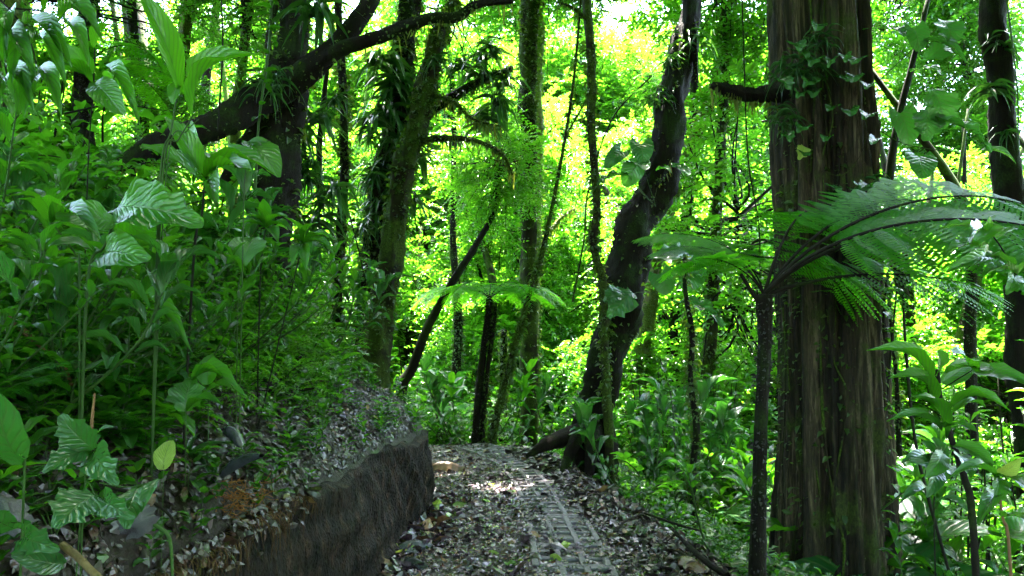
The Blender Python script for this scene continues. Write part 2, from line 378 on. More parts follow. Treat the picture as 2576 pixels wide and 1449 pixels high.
def sheet(xs, ys, fn):
    X, Y = np.meshgrid(xs, ys); Z = fn(X, Y)
    return np.stack([X, Y, Z], -1).reshape(-1, 3), grid_faces(len(ys), len(xs)), np.stack([X, Y], -1).reshape(-1, 2)
def spaced(a, b, core0, core1, st, far):
    c = list(np.arange(core0, core1 + 1e-6, st)); l = []; s = st; v = core0
    while v > a: s = min(s * 1.25, far); v -= s; l.append(v)
    r_ = []; s = st; v = core1
    while v < b: s = min(s * 1.25, far); v += s; r_.append(v)
    return np.array(l[::-1] + c + r_)
def lowfill(X, Y):
    t = wall_sd(X, Y); z = low(X, Y) - .012
    return np.where(t > .05, np.minimum(z, -.25), z)
xs = spaced(-220, 220, -3, 6, .12, 22); ys = spaced(-40, 320, -1, 16, .14, 22)
struct('ground', mesh_from('ground', *sheet(xs, ys, lowfill), M_soil))
# the path strip
ys = np.arange(-1, 12.6, .05); V = []; U = []
nc = 60
wx = np.interp(ys, W[:10, 1], W[:10, 0]); wx = np.where(ys > 6.9, -.84 - (ys - 6.9) ** 1.5 * .55, wx) - .05
for y, a in zip(ys, wx):
    b = float(xr(y)) + .12
    x = np.linspace(a, b, nc); z = low(x, np.full(nc, y)) + .006 * np.sin(x * 31 + y * 17) * np.sin(y * 23 - x * 11)
    z[-1] -= .04
    V.append(np.stack([x, np.full(nc, y), z], -1)); U.append(np.stack([x, np.full(nc, y)], -1))
struct('path', mesh_from('path', np.concatenate(V), grid_faces(len(ys), nc), np.concatenate(U), M_path))
# hill above the cut
WS = catmull(np.c_[W, np.zeros(len(W))], 340)[:, :2]
Rr = np.stack([np.interp(np.arange(340), [0, 120, 200, 339], [-18, -19, -20, -34]), np.interp(np.arange(340), [0, 200, 339], [-3, 5, 12])], -1)
tt = np.concatenate([np.linspace(0, .12, 40), np.linspace(.125, 1, 70)]) 
X = WS[:, None, 0] * (1 - tt) + Rr[:, None, 0] * tt; Y = WS[:, None, 1] * (1 - tt) + Rr[:, None, 1] * tt
Tt = wall_sd(X, Y); Tt[:, 0] = 0
Z = hill(X, Y, Tt) + .02 * wob(X * 6, Y * 6) * (Tt > .02)
hillV = np.stack([X, Y, Z], -1)
topz = Z[:, 0].copy()
o = struct('hillside', mesh_from('hillside', hillV.reshape(-1, 3), grid_faces(340, len(tt)), np.stack([X, Y], -1).reshape(-1, 2), M_soil))
# the vertical cut face, densely sampled with spade marks
n_s, n_h = 1300, 46
S = catmull(np.c_[W[:14], np.zeros(14)], n_s)[:, :2]
Tn = np.gradient(S, axis=0); Tn /= np.linalg.norm(Tn, axis=1, keepdims=True); Nn = np.stack([Tn[:, 1], -Tn[:, 0]], -1)   # towards the path
Ls = np.concatenate([[0], np.cumsum(np.linalg.norm(np.diff(S, axis=0), axis=1))])
hh = np.linspace(0, 1, n_h)
tz = hill(S[:, 0], S[:, 1], np.zeros(n_s))
rg = np.random.default_rng(5)
mark = np.interp(Ls, np.arange(0, Ls[-1] + 1, .035), rg.uniform(0, 1, len(np.arange(0, Ls[-1] + 1, .035))) ** 2)
mk2 = np.interp(Ls, np.arange(0, Ls[-1] + 1, .11), rg.uniform(0, 1, len(np.arange(0, Ls[-1] + 1, .11))))
lump = np.sin(Ls[:, None] * 9 + 4 * np.sin(hh * 5 + Ls[:, None] * 2)) * np.sin(hh * 8 + Ls[:, None] * 3)
dsp = .028 * mark[:, None] * (.35 + .65 * np.sin(hh * 4 + 9 * mk2[:, None]) ** 2) + .03 * mk2[:, None] + .030 * np.sin(Ls[:, None] * 2.9 + hh * 3) + .022 * lump + rg.normal(0, .0022, (n_s, n_h))
base = .05 * (1 - hh) ** 3 + .035 * np.sin(np.pi * hh)
off = (dsp + base) ; off[:, -1] = -.02; off[:, -2] *= .4
X = S[:, None, 0] + Nn[:, None, 0] * off; Y = S[:, None, 1] + Nn[:, None, 1] * off
Z = -.12 + (tz[:, None] + .12 + .005) * hh + np.zeros_like(X); Z[:, -1] = tz + .004
struct('cut_bank', mesh_from('cut_bank', np.stack([X, Y, Z], -1).reshape(-1, 3), grid_faces(n_s, n_h), np.stack(np.broadcast_arrays(Ls[:, None], hh), -1).reshape(-1, 2), M_wall))

# ------------------------------------------------------------------ concrete grid pavers
PY = [2, 3, 4.74, 6.3, 7.2, 8, 9, 9.95, 10.7]; PX = [.48, .46, .41, .38, .33, .25, .07, -.26, -.68]
def pcx(y): return float(np.interp(y, PY, PX))
def paver_mesh():
    b = MB(); cw, cl, web, h = .172, .17, .045, .07
    nx, ny = 3, 4; Wd, Ld = nx * cw + web * .3, ny * cl + web * .3
    def box(x0, x1, y0, y1, z1):
        e = .005
        v = np.array([(x0, y0, -h), (x1, y0, -h), (x1, y1, -h), (x0, y1, -h), (x0, y0, z1 - e), (x1, y0, z1 - e), (x1, y1, z1 - e), (x0, y1, z1 - e),
                      (x0 + e, y0 + e, z1), (x1 - e, y0 + e, z1), (x1 - e, y1 - e, z1), (x0 + e, y1 - e, z1)], float)
        f = np.array([(0, 1, 5, 4), (1, 2, 6, 5), (2, 3, 7, 6), (3, 0, 4, 7), (4, 5, 9, 8), (5, 6, 10, 9), (6, 7, 11, 10), (7, 4, 8, 11), (8, 9, 10, 11)])
        b.add(v, f, v[:, :2].copy())
    for i in range(nx + 1): x = -Wd / 2 + i * (Wd - web) / nx; box(x, x + web, -Ld / 2, Ld / 2, 0)
    for j in range(ny + 1):
        y = -Ld / 2 + j * (Ld - web) / ny
        for i in range(nx):
            x = -Wd / 2 + i * (Wd - web) / nx + web; box(x, x + (Wd - web) / nx - web, y, y + web, -.0025)
    return b.mesh('paver', M_conc, False)
pm = paver_mesh(); y = 2.55; k = 0
ords = 'first second third fourth fifth sixth seventh eighth ninth tenth eleventh twelfth'.split()
pave = []
while y < 10.9 and k < 12:
    x = pcx(y); dx = (pcx(y + .3) - pcx(y - .3)) / .6
    o = obj('grid_paver', pm); o.location = (x, y, g1(x, y) + .019); o.rotation_euler = (R(random.uniform(-.6, .6)), R(random.uniform(-.8, .8)), -math.atan(dx) + R(random.uniform(-1.5, 1.5)))
    tag(o, f'{ords[k]} concrete grid slab from the near end of the path, half buried in leaves', 'paver', 'concrete grid slabs laid along the path')
    pave.append((x, y)); y += .70; k += 1

# ------------------------------------------------------------------ leaf templates
TL = {k: leaf_tpl(**v) for k, v in dict(
    tiny=dict(nL=3, nA=2, kind='lance', fold=.3, arch=.14),
    lance=dict(nL=8, nA=4, kind='lance', fold=.22, arch=.16, wave=.03),
    lance2=dict(nL=8, nA=4, kind='lance', fold=.3, arch=.24, wave=.05, seed=3),
    oval=dict(nL=8, nA=4, kind='oval', fold=.18, arch=.10, wave=.06, seed=1),
    obov=dict(nL=9, nA=4, kind='obov', fold=.25, arch=.14, wave=.08, seed=2),
    heart=dict(nL=9, nA=6, kind='heart', fold=.16, arch=.10, wave=.05, lobe=.32, seed=4),
    strap=dict(nL=8, nA=2, kind='strap', fold=.25, arch=.22, seed=5),
    ragged=dict(nL=12, nA=4, kind='oval', fold=.2, arch=.12, wave=.09, rag=.35, seed=6),
    dead=dict(nL=10, nA=6, kind='oval', fold=-.45, arch=.16, wave=.14, rag=.25, seed=8)).items()}

def rot_dir(az, el): return np.stack([np.cos(az) * np.cos(el), np.sin(az) * np.cos(el), np.sin(el)], -1)

def spray_tpl(seed, n=13, droop=.3, leaf=.18):
    """twig of unit length with alternate leaves"""
    r = np.random.default_rng(seed); b = MB()
    s = np.linspace(.12, 1, n); C = np.stack([.06 * np.sin(s * 5 + seed), s, -droop * s ** 2], -1)
    side = np.where(np.arange(n) % 2 == 0, 1, -1)
    d = np.stack([side * r.uniform(.6, 1.1, n), r.uniform(.4, .9, n), r.uniform(-.5, .15, n)], -1); d[-1] = (0, 1, -.4)
    L = leaf * r.uniform(.75, 1.25, n)
    up = np.stack([r.uniform(-.35, .35, n), r.uniform(-.3, .3, n), np.ones(n)], -1)
    b.inst(TL['tiny'], frames(d, up, L * .45, L, L), C)
    return b.arr()
SPR = [spray_tpl(s) for s in range(3)] + [spray_tpl(4, 10, .6, .22)]
TWIG = tube([(0, 0, 0), (.02, .5, -.08), (0, 1, -.3)], [.012, .008, .003], 3, 4, cap=False)

def crown_mesh(name, seed, K, per, ext, mat, size=(.45, .8), hollow=.3, lo=-1, bias_up=0, leafy=(0, 1, 2, 3)):
    """crown: K clumps of leafy twigs inside an ellipsoid ext; also returns the twig wood"""
    r = np.random.default_rng(seed); b = MB(); tw = MB()
    d = r.normal(size=(K * 3, 3)); d /= np.linalg.norm(d, axis=1, keepdims=True)
    rad = r.uniform(hollow, 1, K * 3) ** .6; c = d * rad[:, None]; c = c[c[:, 2] > lo][:K] * np.array(ext)
    for q in c:
        n = int(per * r.uniform(.5, 1.5)); az = r.uniform(0, 6.283, n); el = r.uniform(-.7, .9, n)
        D = rot_dir(az, el) + .35 * q / (np.linalg.norm(q) + .1); S = r.uniform(*size, n)
        T = q + r.normal(0, .16, (n, 3)); up = np.stack([r.normal(0, .25, n), r.normal(0, .25, n), np.ones(n)], -1)
        Mx = frames(D, up, S, S, S); wch = r.integers(0, len(leafy), n)
        for k in range(len(leafy)):
            m = wch == k
            if m.any(): b.inst(SPR[leafy[k]], Mx[m], T[m])
        tw.inst(TWIG, Mx[::2], T[::2])
        mid = q * .5 + r.normal(0, .25, 3); v, f, u = tube([(0, 0, q[2] * .35), mid, q], [.028, .016, .006], 4, 7, cap=False); tw.add(v, f, u)
    return b.mesh(name, mat), tw.mesh(name + '_wood', M_stem_dark)

CROWNS = [crown_mesh('crown_leaves', 20 + i, 46, 19, e, M_canopy, sz) for i, (e, sz) in enumerate([((1.8, 1.8, 2.6), (.4, .7)), ((1.5, 1.5, 3.4), (.4, .7)),
          ((2.3, 2.3, 1.7), (.45, .8)), ((1.3, 1.3, 2.2), (.35, .6)), ((2.0, 1.8, 2.8), (.6, 1.0)), ((2.4, 2.2, 2.2), (.35, .65))])]
BIGC = [crown_mesh('crown_leaves', 60 + i, 105, 15, e, M_canopy, (.45, .8), lo=-1) for i, e in enumerate([(3.6, 3.4, 2.2), (3.2, 3.8, 2.6)])]
CROWNS += BIGC
BUSH = [crown_mesh('bush_leaves', 40 + i, 14, 10, e, M_canopy, sz, lo=-.6) for i, (e, sz) in enumerate([((.6, .6, .8), (.22, .4)), ((.8, .7, .6), (.3, .5)), ((.45, .45, 1.1), (.22, .36))])]

# ------------------------------------------------------------------ fern fronds
def pinna_tpl(npn=15, w=.17, droop=.12, serr=1):
    b = MB(); s = np.linspace(.05, .98, npn); L = w * np.sin(np.pi * np.clip(s * .93 + .05, 0, 1)) ** .55 * (1 - .55 * s) * 1.3
    C = np.stack([0 * s, s, -droop * s ** 2], -1)
    for sd in (-1, 1):
        d = np.stack([sd * np.ones(npn), np.full(npn, .35), np.full(npn, -.18)], -1)
        V = np.array([(-.5, 0, 0), (.5, 0, 0), (.28, 1, 0), (-.28, 1, 0)], float); Fc = np.array([(0, 1, 2, 3)]); U = np.array([(0, 0), (1, 0), (1, 1), (0, 1)], float)
        b.inst((V, Fc, U), frames(d, (0, 0, 1), .62 / npn, L, 1), C)
    v, f, u = tube([(0, 0, .002), (0, .5, -droop * .25), (0, 1, -droop)], [.006, .004, .002], 3, 4, cap=False); b.add(v, f, u)
    return b.arr()
PIN_FINE = pinna_tpl(17, .19); PIN_MID = pinna_tpl(10, .2)
def frond_arr(L=2.0, e0=60, e1=-15, stipe=.28, npair=24, width=.45, pin=PIN_FINE, seed=0, twist=.2, rr=.016):
    r = np.random.default_rng(seed); n = 40; s = np.linspace(0, 1, n)
    el = np.radians(e0 + (e1 - e0) * s ** .8)
    ds = L / (n - 1); cx = np.concatenate([[0], np.cumsum(np.cos(el[:-1]) * ds)]); cz = np.concatenate([[0], np.cumsum(np.sin(el[:-1]) * ds)])
    lat = twist * s ** 2 * L * .3
    C = np.stack([lat, cx, cz], -1)
    st = MB(); st.add(*tube(C[::4], [rr, rr * .7, rr * .4, rr * .15], 6, 24, cap=False))
    b = MB(); ps = np.linspace(stipe, .985, npair); idx = ps * (n - 1)
    Q = np.stack([np.interp(idx, np.arange(n), C[:, k]) for k in range(3)], -1)
    Tg = np.gradient(C, axis=0); Tq = np.stack([np.interp(idx, np.arange(n), Tg[:, k]) for k in range(3)], -1); Tq /= np.linalg.norm(Tq, axis=1, keepdims=True)
    q = (ps - stipe) / (1 - stipe)
    ln = width * L * np.clip(np.sin(np.pi * np.clip(.16 + .84 * q, 0, 1)) ** .7, .05, 1) * (1 - .15 * q)
    for sd in (-1, 1):
        lateral = np.cross(Tq, np.array([0, 0, 1.0])) * sd; lateral /= np.linalg.norm(lateral, axis=1, keepdims=True)
        d = lateral + Tq * (.35 + .5 * q[:, None]) + np.array([0, 0, -.12]) + r.normal(0, .09, (npair, 3))
        l2 = ln * r.uniform(.9, 1.08, npair)
        b.inst(pin, frames(d, (0, 0, 1), l2, l2, l2), Q)
    return b, st
def frond_meshes(name, **kw):
    b, st = frond_arr(**kw); return b.mesh(name, M_fern), st.mesh(name + '_stalk', M_stem_dark)

# ------------------------------------------------------------------ scatter plants (prototypes: list of (part name, mesh))
def proto_lance(seed, h=1.0, stems=3, lf=.24, mat=M_under, tpl='lance', ln=7):
    r = np.random.default_rng(seed); b, s = MB(), MB()
    for k in range(stems):
        a = r.uniform(0, 6.28); hh = h * r.uniform(.6, 1.1); off = .12 * np.array([math.cos(a), math.sin(a), 0]) * stems / 2
        top = off * 3.0 + np.array([0, 0, hh]); mid = (off + top) / 2 + r.normal(0, .04, 3)
        v, f, u = tube([off * .3, mid, top], [.011, .008, .004], 5, 8); s.add(v, f, u)
        C = catmull([off * .3, mid, top], 20)
        for lvl in range(ln):
            i = int(19 * (1 - (lvl / ln) ** 1.2 * .75)); m = 3 if lvl == 0 else 2
            az = lvl * 1.9 + np.arange(m) * 6.283 / m + r.uniform(0, 1); el = np.full(m, .75 - lvl * .16) + r.uniform(-.2, .2, m)
            L = lf * r.uniform(.75, 1.25, m) * (1.15 if lvl < 3 else .9); D = rot_dir(az, el)
            b.inst(TL[tpl], frames(D, (0, 0, 1), L * .36, L, L), C[i] + D * L[:, None] * .12)
            for dd, l in zip(D, L): s.add(*tube([C[i], C[i] + dd * l * .14], [.004, .003], 3, 2, cap=False))
    return [('foliage', b.mesh('foliage', mat)), ('stem', s.mesh('stem', M_stem))]
def proto_rosette(seed, n=9, L0=.3, tpl='oval', wr=.45, pet=.5, mat=M_broad, el=(.3, 1.1)):
    r = np.random.default_rng(seed); b, s = MB(), MB()
    az = np.arange(n) * 2.4 + r.uniform(0, 1, n); e = r.uniform(*el, n); L = L0 * r.uniform(.7, 1.2, n); D = rot_dir(az, e)
    base = D * (L * pet * 2)[:, None]; D2 = rot_dir(az, e - .9)
    b.inst(TL[tpl], frames(D2, (0, 0, 1), L * wr, L, L), base)
    for q in base: s.add(*tube([(0, 0, -.02), q * .55 + np.array([0, 0, .03]), q], [.007, .005, .003], 4, 6, cap=False))
    return [('foliage', b.mesh('foliage', mat)), ('stem', s.mesh('stem', M_stem))]
def proto_fern(seed, n=8, L=.7, fine=False):
    r = np.random.default_rng(seed); b, s = MB(), MB()
    for k in range(n):
        fb, fs = frond_arr(L=L * r.uniform(.7, 1.15), e0=r.uniform(45, 75), e1=r.uniform(-35, 5), stipe=.2, npair=16, width=.24, pin=PIN_MID, seed=seed * 9 + k, rr=.005)
        a = k * 2.4 + r.uniform(-.3, .3); M_ = np.array([[math.cos(a), -math.sin(a), 0], [math.sin(a), math.cos(a), 0], [0, 0, 1]])
        for src, dst in ((fb, b), (fs, s)): v, f, u = src.arr(); dst.add(v @ M_.T, f, u)
    return [('frond', b.mesh('frond', M_fern)), ('stalk', s.mesh('stalk', M_stem))]
def proto_strap(seed, n=22, L0=.6, w=.05, mat=M_under, droopy=True):
    r = np.random.default_rng(seed); b = MB()
    az = r.uniform(0, 6.283, n); e = r.uniform(.2, 1.3, n); L = L0 * r.uniform(.6, 1.2, n); D = rot_dir(az, e)
    t = leaf_tpl(8, 2, 'strap', .25, 0, seed=seed); V = t[0].copy(); V[:, 2] -= .75 * V[:, 1] ** 2.2; V[:, 1] *= 1 - .25 * V[:, 1]; t = (V, t[1], t[2])
    b.inst(t, frames(D, (0, 0, 1), w, L, L), rot_dir(az, e * 0) * .03)
    return [('foliage', b.mesh('foliage', mat))]
def proto_seedling(seed, mat=M_under):
    r = np.random.default_rng(seed); b, s = MB(), MB(); n = 8; h = .16
    z = np.repeat(np.linspace(.3, 1, n // 2), 2) * h; az = np.arange(n) * 1.571 + r.uniform(-.4, .4, n); az[1::2] = az[::2] + 3.14; D = rot_dir(az, r.uniform(-.1, .6, n)); L = .085 * r.uniform(.7, 1.3, n)
    b.inst(TL['oval'], frames(D, (0, 0, 1), L * .5, L, L), np.stack([0 * z, 0 * z, z], -1) + D * .012); s.add(*tube([(0, 0, -.02), (.005, 0, h * .5), (0, 0, h)], [.003, .002, .001], 4, 5))
    return [('foliage', b.mesh('foliage', mat)), ('stem', s.mesh('stem', M_stem))]
def proto_cane(seed, h=2.2, n=7):
    r = np.random.default_rng(seed); b, s = MB(), MB()
    for k in range(n):
        a = r.uniform(0, 6.28, 2); p = np.array([math.cos(a[0]), math.sin(a[0]), 0]) * r.uniform(.05, .35); q = p + np.array([r.normal(0, .18), r.normal(0, .18), h * r.uniform(.6, 1.1)])
        C = catmull([p, (p + q) / 2 + r.normal(0, .05, 3), q], 24); s.add(*tube([C[0], C[8], C[16], C[23]], [.013, .011, .008, .004], 5, 14))
        idx = r.integers(9, 24, 13); az = r.uniform(0, 6.28, 13); D = rot_dir(az, r.uniform(-.3, .7, 13)); L = .2 * r.uniform(.7, 1.3, 13)
        b.inst(TL['lance'], frames(D, (0, 0, 1), L * .28, L, L), C[idx])
    return [('foliage', b.mesh('foliage', M_under)), ('stem', s.mesh('stem', M_stem_dark))]
def proto_bush(i): return [('foliage', BUSH[i][0]), ('branch', BUSH[i][1])]

PR = dict(
    shrub=[proto_lance(1, 1, 4, .17, ln=9), proto_lance(2, 1.3, 4, .20, ln=10), proto_lance(3, .8, 5, .14, M_under, 'lance2', 9), proto_lance(4, 1.1, 3, .19, M_broad, 'oval', 8), proto_lance(5, .9, 6, .11, M_under, 'oval', 11), proto_lance(6, 1.0, 4, .24, M_aroid, 'lance2', 7)],
    herb=[proto_rosette(1, 10, .2), proto_rosette(2, 13, .17, 'lance', .4, .6, M_under), proto_rosette(3, 8, .24, 'obov', .42, .4), proto_rosette(4, 9, .14, 'heart', .8, .9, M_aroid), proto_rosette(5, 14, .11, 'ragged', .55, 1.1, M_under)],
    fern=[proto_fern(1), proto_fern(2, 7, .9), proto_fern(3, 10, .55)],
    strap=[proto_strap(1), proto_strap(2, 30, .8, .03), proto_strap(3, 16, .5, .07, M_epi)],
    seed=[proto_seedling(1), proto_seedling(2), proto_seedling(3, M_broad)],
    cane=[proto_cane(1), proto_cane(2, 1.7, 5)],
    bush=[proto_bush(0), proto_bush(1), proto_bush(2)],
    bigleaf=[proto_rosette(8, 8, .55, 'heart', .8, .8, M_aroid, (.5, 1.3)), proto_rosette(9, 7, .6, 'obov', .4, .6, M_broad, (.5, 1.3))])
KN = dict(shrub='leafy_shrub', herb='broadleaf_herb', fern='ground_fern', strap='strap_leaf_plant', seed='seedling', cane='cane_plant', bush='small_leaved_bush', bigleaf='large_leaved_plant')
KC = dict(shrub='shrub', herb='herb', fern='fern', strap='strap plant', seed='seedling', cane='cane plant', bush='bush', bigleaf='large leaved plant')
def plant(kind, loc, s=1.0, label=None, group=None, rz=None, var=None, tilt=0, name=None, cat=None):
    pr = PR[kind][random.randrange(len(PR[kind])) if var is None else var]
    nm = name or KN[kind]; rz = random.uniform(0, 6.283) if rz is None else rz
    rx, ry = random.uniform(-.12, .12) + tilt, random.uniform(-.12, .12)
    if len(pr) == 1:
        o = obj(nm, pr[0][1]); o.location = loc; o.rotation_euler = (rx, ry, rz); o.scale = (s, s, s)
    else:
        o = empty(nm, loc, rz, s, rx, ry)
        for pn, me in pr: obj(pn, me, o)
    return tag(o, label, cat or KC[kind], group)

# ------------------------------------------------------------------ trees one can tell apart
def strands(pts, seed, dens=26, L=.14, w=.010):
    """hanging moss strands under a limb (points in local space)"""
    r = np.random.default_rng(seed); C = catmull(pts, 60); n = int(dens * np.linalg.norm(np.diff(C, axis=0), axis=1).sum())
    i = r.integers(0, 60, n); l = L * r.uniform(.3, 1.6, n)
    t = leaf_tpl(3, 1, 'strap', 0, 0); b = MB()
    D = np.stack([r.normal(0, .16, n), r.normal(0, .16, n), -np.ones(n)], -1)
    b.inst(t, frames(D, np.stack([np.cos(i * 1.7), np.sin(i * 1.7), 0 * i], -1), w * r.uniform(.6, 2.4, n), l, l), C[i] + r.normal(0, .02, (n, 3)))
    return b.mesh('hanging_moss', M_moss)

def fuzz(pts, rad, seed, dens, sizes=(.02, .06), n=None, mat=None, patch=.2):
    r = np.random.default_rng(seed); C = catmull(pts, 200); Lt = np.linalg.norm(np.diff(C, axis=0), axis=1).sum(); m = int(dens * Lt)
    i = r.integers(0, 199, m); keep = (np.sin(i * .13 + seed) + .8 * np.sin(i * .051 + seed * 2)) > -patch * 3 - r.random(m); i = i[keep]; m = len(i)
    T = np.gradient(C, axis=0); T /= np.linalg.norm(T, axis=1, keepdims=True); T = T[i]
    q = r.normal(size=(m, 3)); q -= T * (q * T).sum(1, keepdims=True); q /= np.linalg.norm(q, axis=1, keepdims=True)
    rr = np.interp(i / 199, np.linspace(0, 1, len(rad)), rad); L = r.uniform(*sizes, m) * r.choice([1, 1, 1.8], m)
    b = MB(); D = q + r.normal(0, .5, (m, 3)) + np.array([0, 0, -.5]); b.inst(TL['tiny'], frames(D, q + np.array([0, 0, .4]), L * .5, L, L), C[i] + q * (rr * .98)[:, None])
    return b.mesh('moss_cover', mat or M_mossleaf)

def tree(name, label, pts, rad, mat, group=None, cat='tree', crown=None, limbs=(), top=None, rough=.10, ridges=0, ns=14, moss=None, root=(), nseg=None, tropx=None, ground=True):
    """pts: (px, py, depth) from the bottom up; top: height to which the trunk goes on above the picture"""
    p = [P(*q) for q in pts]
    if ground:
        z0 = g1(p[0].x, p[0].y); 
        if p[0].z > z0 - .1:
            d = (p[0] - p[1]); k = (p[0].z - z0 + .15)
            p.insert(0, Vector((p[0].x, p[0].y, z0 - .15)))
            rad = [rad[0] * 1.15] + list(rad)
    if top:
        d = (p[-1] - p[-2]).normalized(); k = (top - p[-1].z)
        tip = p[-1] + Vector((d.x * k * .5 / max(d.z, .4), d.y * k * .5, k)); p.append(p[-1] + (tip - p[-1]) * .5 + Vector((.1, .1, 0))); p.append(tip)
        rad = list(rad) + [rad[-1] * .8, rad[-1] * .45]
    b = p[0].copy(); b.z = g1(p[0].x, p[0].y) if ground else p[0].z
    e = empty(name, b)
    lp = [q - b for q in p]
    n = nseg or max(24, len(p) * 14); s = np.linspace(0, 1, len(rad))
    m = MB(); m.add(*tube(lp, rad, ns, n, rough, ridges, seed=hash(label) % 999 if False else len(label) * 7))
    for k, (rp, rr) in enumerate(root): m.add(*tube([P(*q) - b for q in rp], rr, 10, 26, .16, 0, seed=k + 3))
    obj('trunk', m.mesh('trunk', mat), e)
    if moss: obj('moss_cover', fuzz(lp, [r_ * 1.0 for r_ in rad], len(label), moss * 9 * (rad[-1] * 4 + .5)), e)['kind'] = 'stuff'
    for k, (lpts, lr) in enumerate(limbs):
        q = [P(*a) - b for a in lpts]
        lo = obj('limb', (lambda mm: mm.mesh('limb', mat))(MB().add(*tube(q, lr, 10, len(q) * 8, .16, 0, seed=k))), e)
        if moss: obj('hanging_moss', strands(q, k + 5, moss), lo)['kind'] = 'stuff'; obj('moss_cover', fuzz(q, lr, k + 9, moss * 6, (.012, .032)), lo)['kind'] = 'stuff'
    for c in (crown or []):
        i, off, s_ = c
        if s_ > 1.3: i = 6 + i % 2; s_ *= .55
        mid = (lp[-1] if top else lp[-1]) + Vector(off)
        cr = obj('crown', CROWNS[i][0], e); cr.location = mid; cr.scale = (s_, s_, s_ * .9); cr.rotation_euler = (0, 0, random.uniform(0, 6))
        tw = obj('twigs', CROWNS[i][1], cr)
    return tag(e, label, cat, group)

# the massive trunk: ribbed, built densely
def big_trunk():
    base = P(2104, 1449, 6.2); zb = g1(base.x, base.y); b = Vector((base.x, base.y, zb))
    r = np.random.default_rng(3); ns, n, H = 220, 260, 13.0
    th = np.linspace(0, 2 * np.pi, ns, endpoint=False); z = np.linspace(-.3, H, n)
    k = np.ones((n, ns)) * .375
    k += (.10 * np.exp(-np.clip(z, 0, 9) * 1.8))[:, None] * (1 + .5 * np.sin(5 * th)[None]) + (-.012 * np.clip(z, 0, 13))[:, None]
    for q in range(9):
        f1 = [3, 5, 7, 11, 15, 19, 24, 31, 38][q]; ph = r.uniform(0, 6)
        a = [.026, .03, .030, .026, .024, .018, .014, .010, .008][q]
        k += a * (np.abs(np.sin(.5 * f1 * th[None] + ph + .5 * np.sin(z[:, None] * r.uniform(.5, 1.6) + q) + .12 * np.sin(z[:, None] * 6 + q))) * 2 - 1)
    k += r.normal(0, .0035, (n, ns))
    V = np.stack([np.cos(th)[None] * k + .02 * np.sin(z * .8)[:, None], np.sin(th)[None] * k, np.broadcast_to(z[:, None], k.shape)], -1)
    e = empty('massive_tree', b)
    me = mesh_from('trunk', V.reshape(-1, 3), grid_faces(n, ns, True), np.stack(np.broadcast_arrays(th[None], z[:, None]), -1).reshape(-1, 2), M_bark_big)
    obj('trunk', me, e)
    mcv = fuzz([(0, 0, -.2), (0, 0, 3), (0, 0, 7)], [.46, .375, .33], 5, 500, (.015, .05)); obj('moss_cover', mcv, e)['kind'] = 'stuff'
    # climbing roots and stems pressed onto the bark
    for q in range(26):
        a0 = r.uniform(-2.9, -.25); z0 = r.uniform(-.2, 3.5); z1 = min(11, z0 + r.uniform(1.5, 7)); zz = np.linspace(z0, z1, 9)
        aa = a0 + np.cumsum(r.normal(0, .10, 9)); rr_ = .41 + (.10 * np.exp(-np.clip(zz, 0, 9) * 1.4)) * (1 + .5 * np.sin(5 * aa)) - .012 * zz
        pts = np.stack([np.cos(aa) * rr_, np.sin(aa) * rr_, zz], -1); w_ = r.uniform(.003, .012)
        obj('aerial_root', MB().add(*tube(pts, [w_ * 1.2, w_, w_ * .6], 5, 50, .2, seed=q)).mesh('aerial_root', [M_bark_moss, M_stem_dark, M_stem_dark][q % 3]), e)
    for (i, off, s_) in ((6, (1.5, .5, 11.5), 1.1), (7, (-2.4, .2, 12.4), 1.15), (7, (3.8, -1.5, 11), 1.0)):  # crowns above the view, placed off the limbs to shade the foreground
        cr = obj('crown', CROWNS[i][0], e); cr.location = off; cr.scale = (s_,) * 3; obj('twigs', CROWNS[i][1], cr)
    for lp, lr in (([(0, 0, 9), (1, 2, 10.5), (1.5, 2.5, 11.5)], [.2, .1, .05]), ([(0, 0, 9), (-1.6, 2, 11), (-2.4, 3.2, 12.4)], [.2, .1, .05])):
        obj('limb', MB().add(*tube(lp, lr, 8, 20, .1)).mesh('limb', M_bark_dark), e)
    # the broken mossy branch stub that points towards the curved tree
    stub = [P(1985, 235, 6.2), P(1945, 232, 6.15), P(1900, 240, 6.1), P(1850, 235, 6.0), P(1790, 214, 5.9)]
    so_ = obj('branch_stub', MB().add(*tube([q - b for q in stub], [.11, .075, .045, .05, .022], 10, 30, .28, seed=4)).mesh('branch_stub', M_bark_dark), e)
    obj('hanging_moss', strands([q - b for q in stub[1:]], 77, 130, .13), so_)
    return tag(e, 'massive furrowed tree trunk with vines climbing its ribbed brown bark', 'tree'), b
BT, BTB = big_trunk()

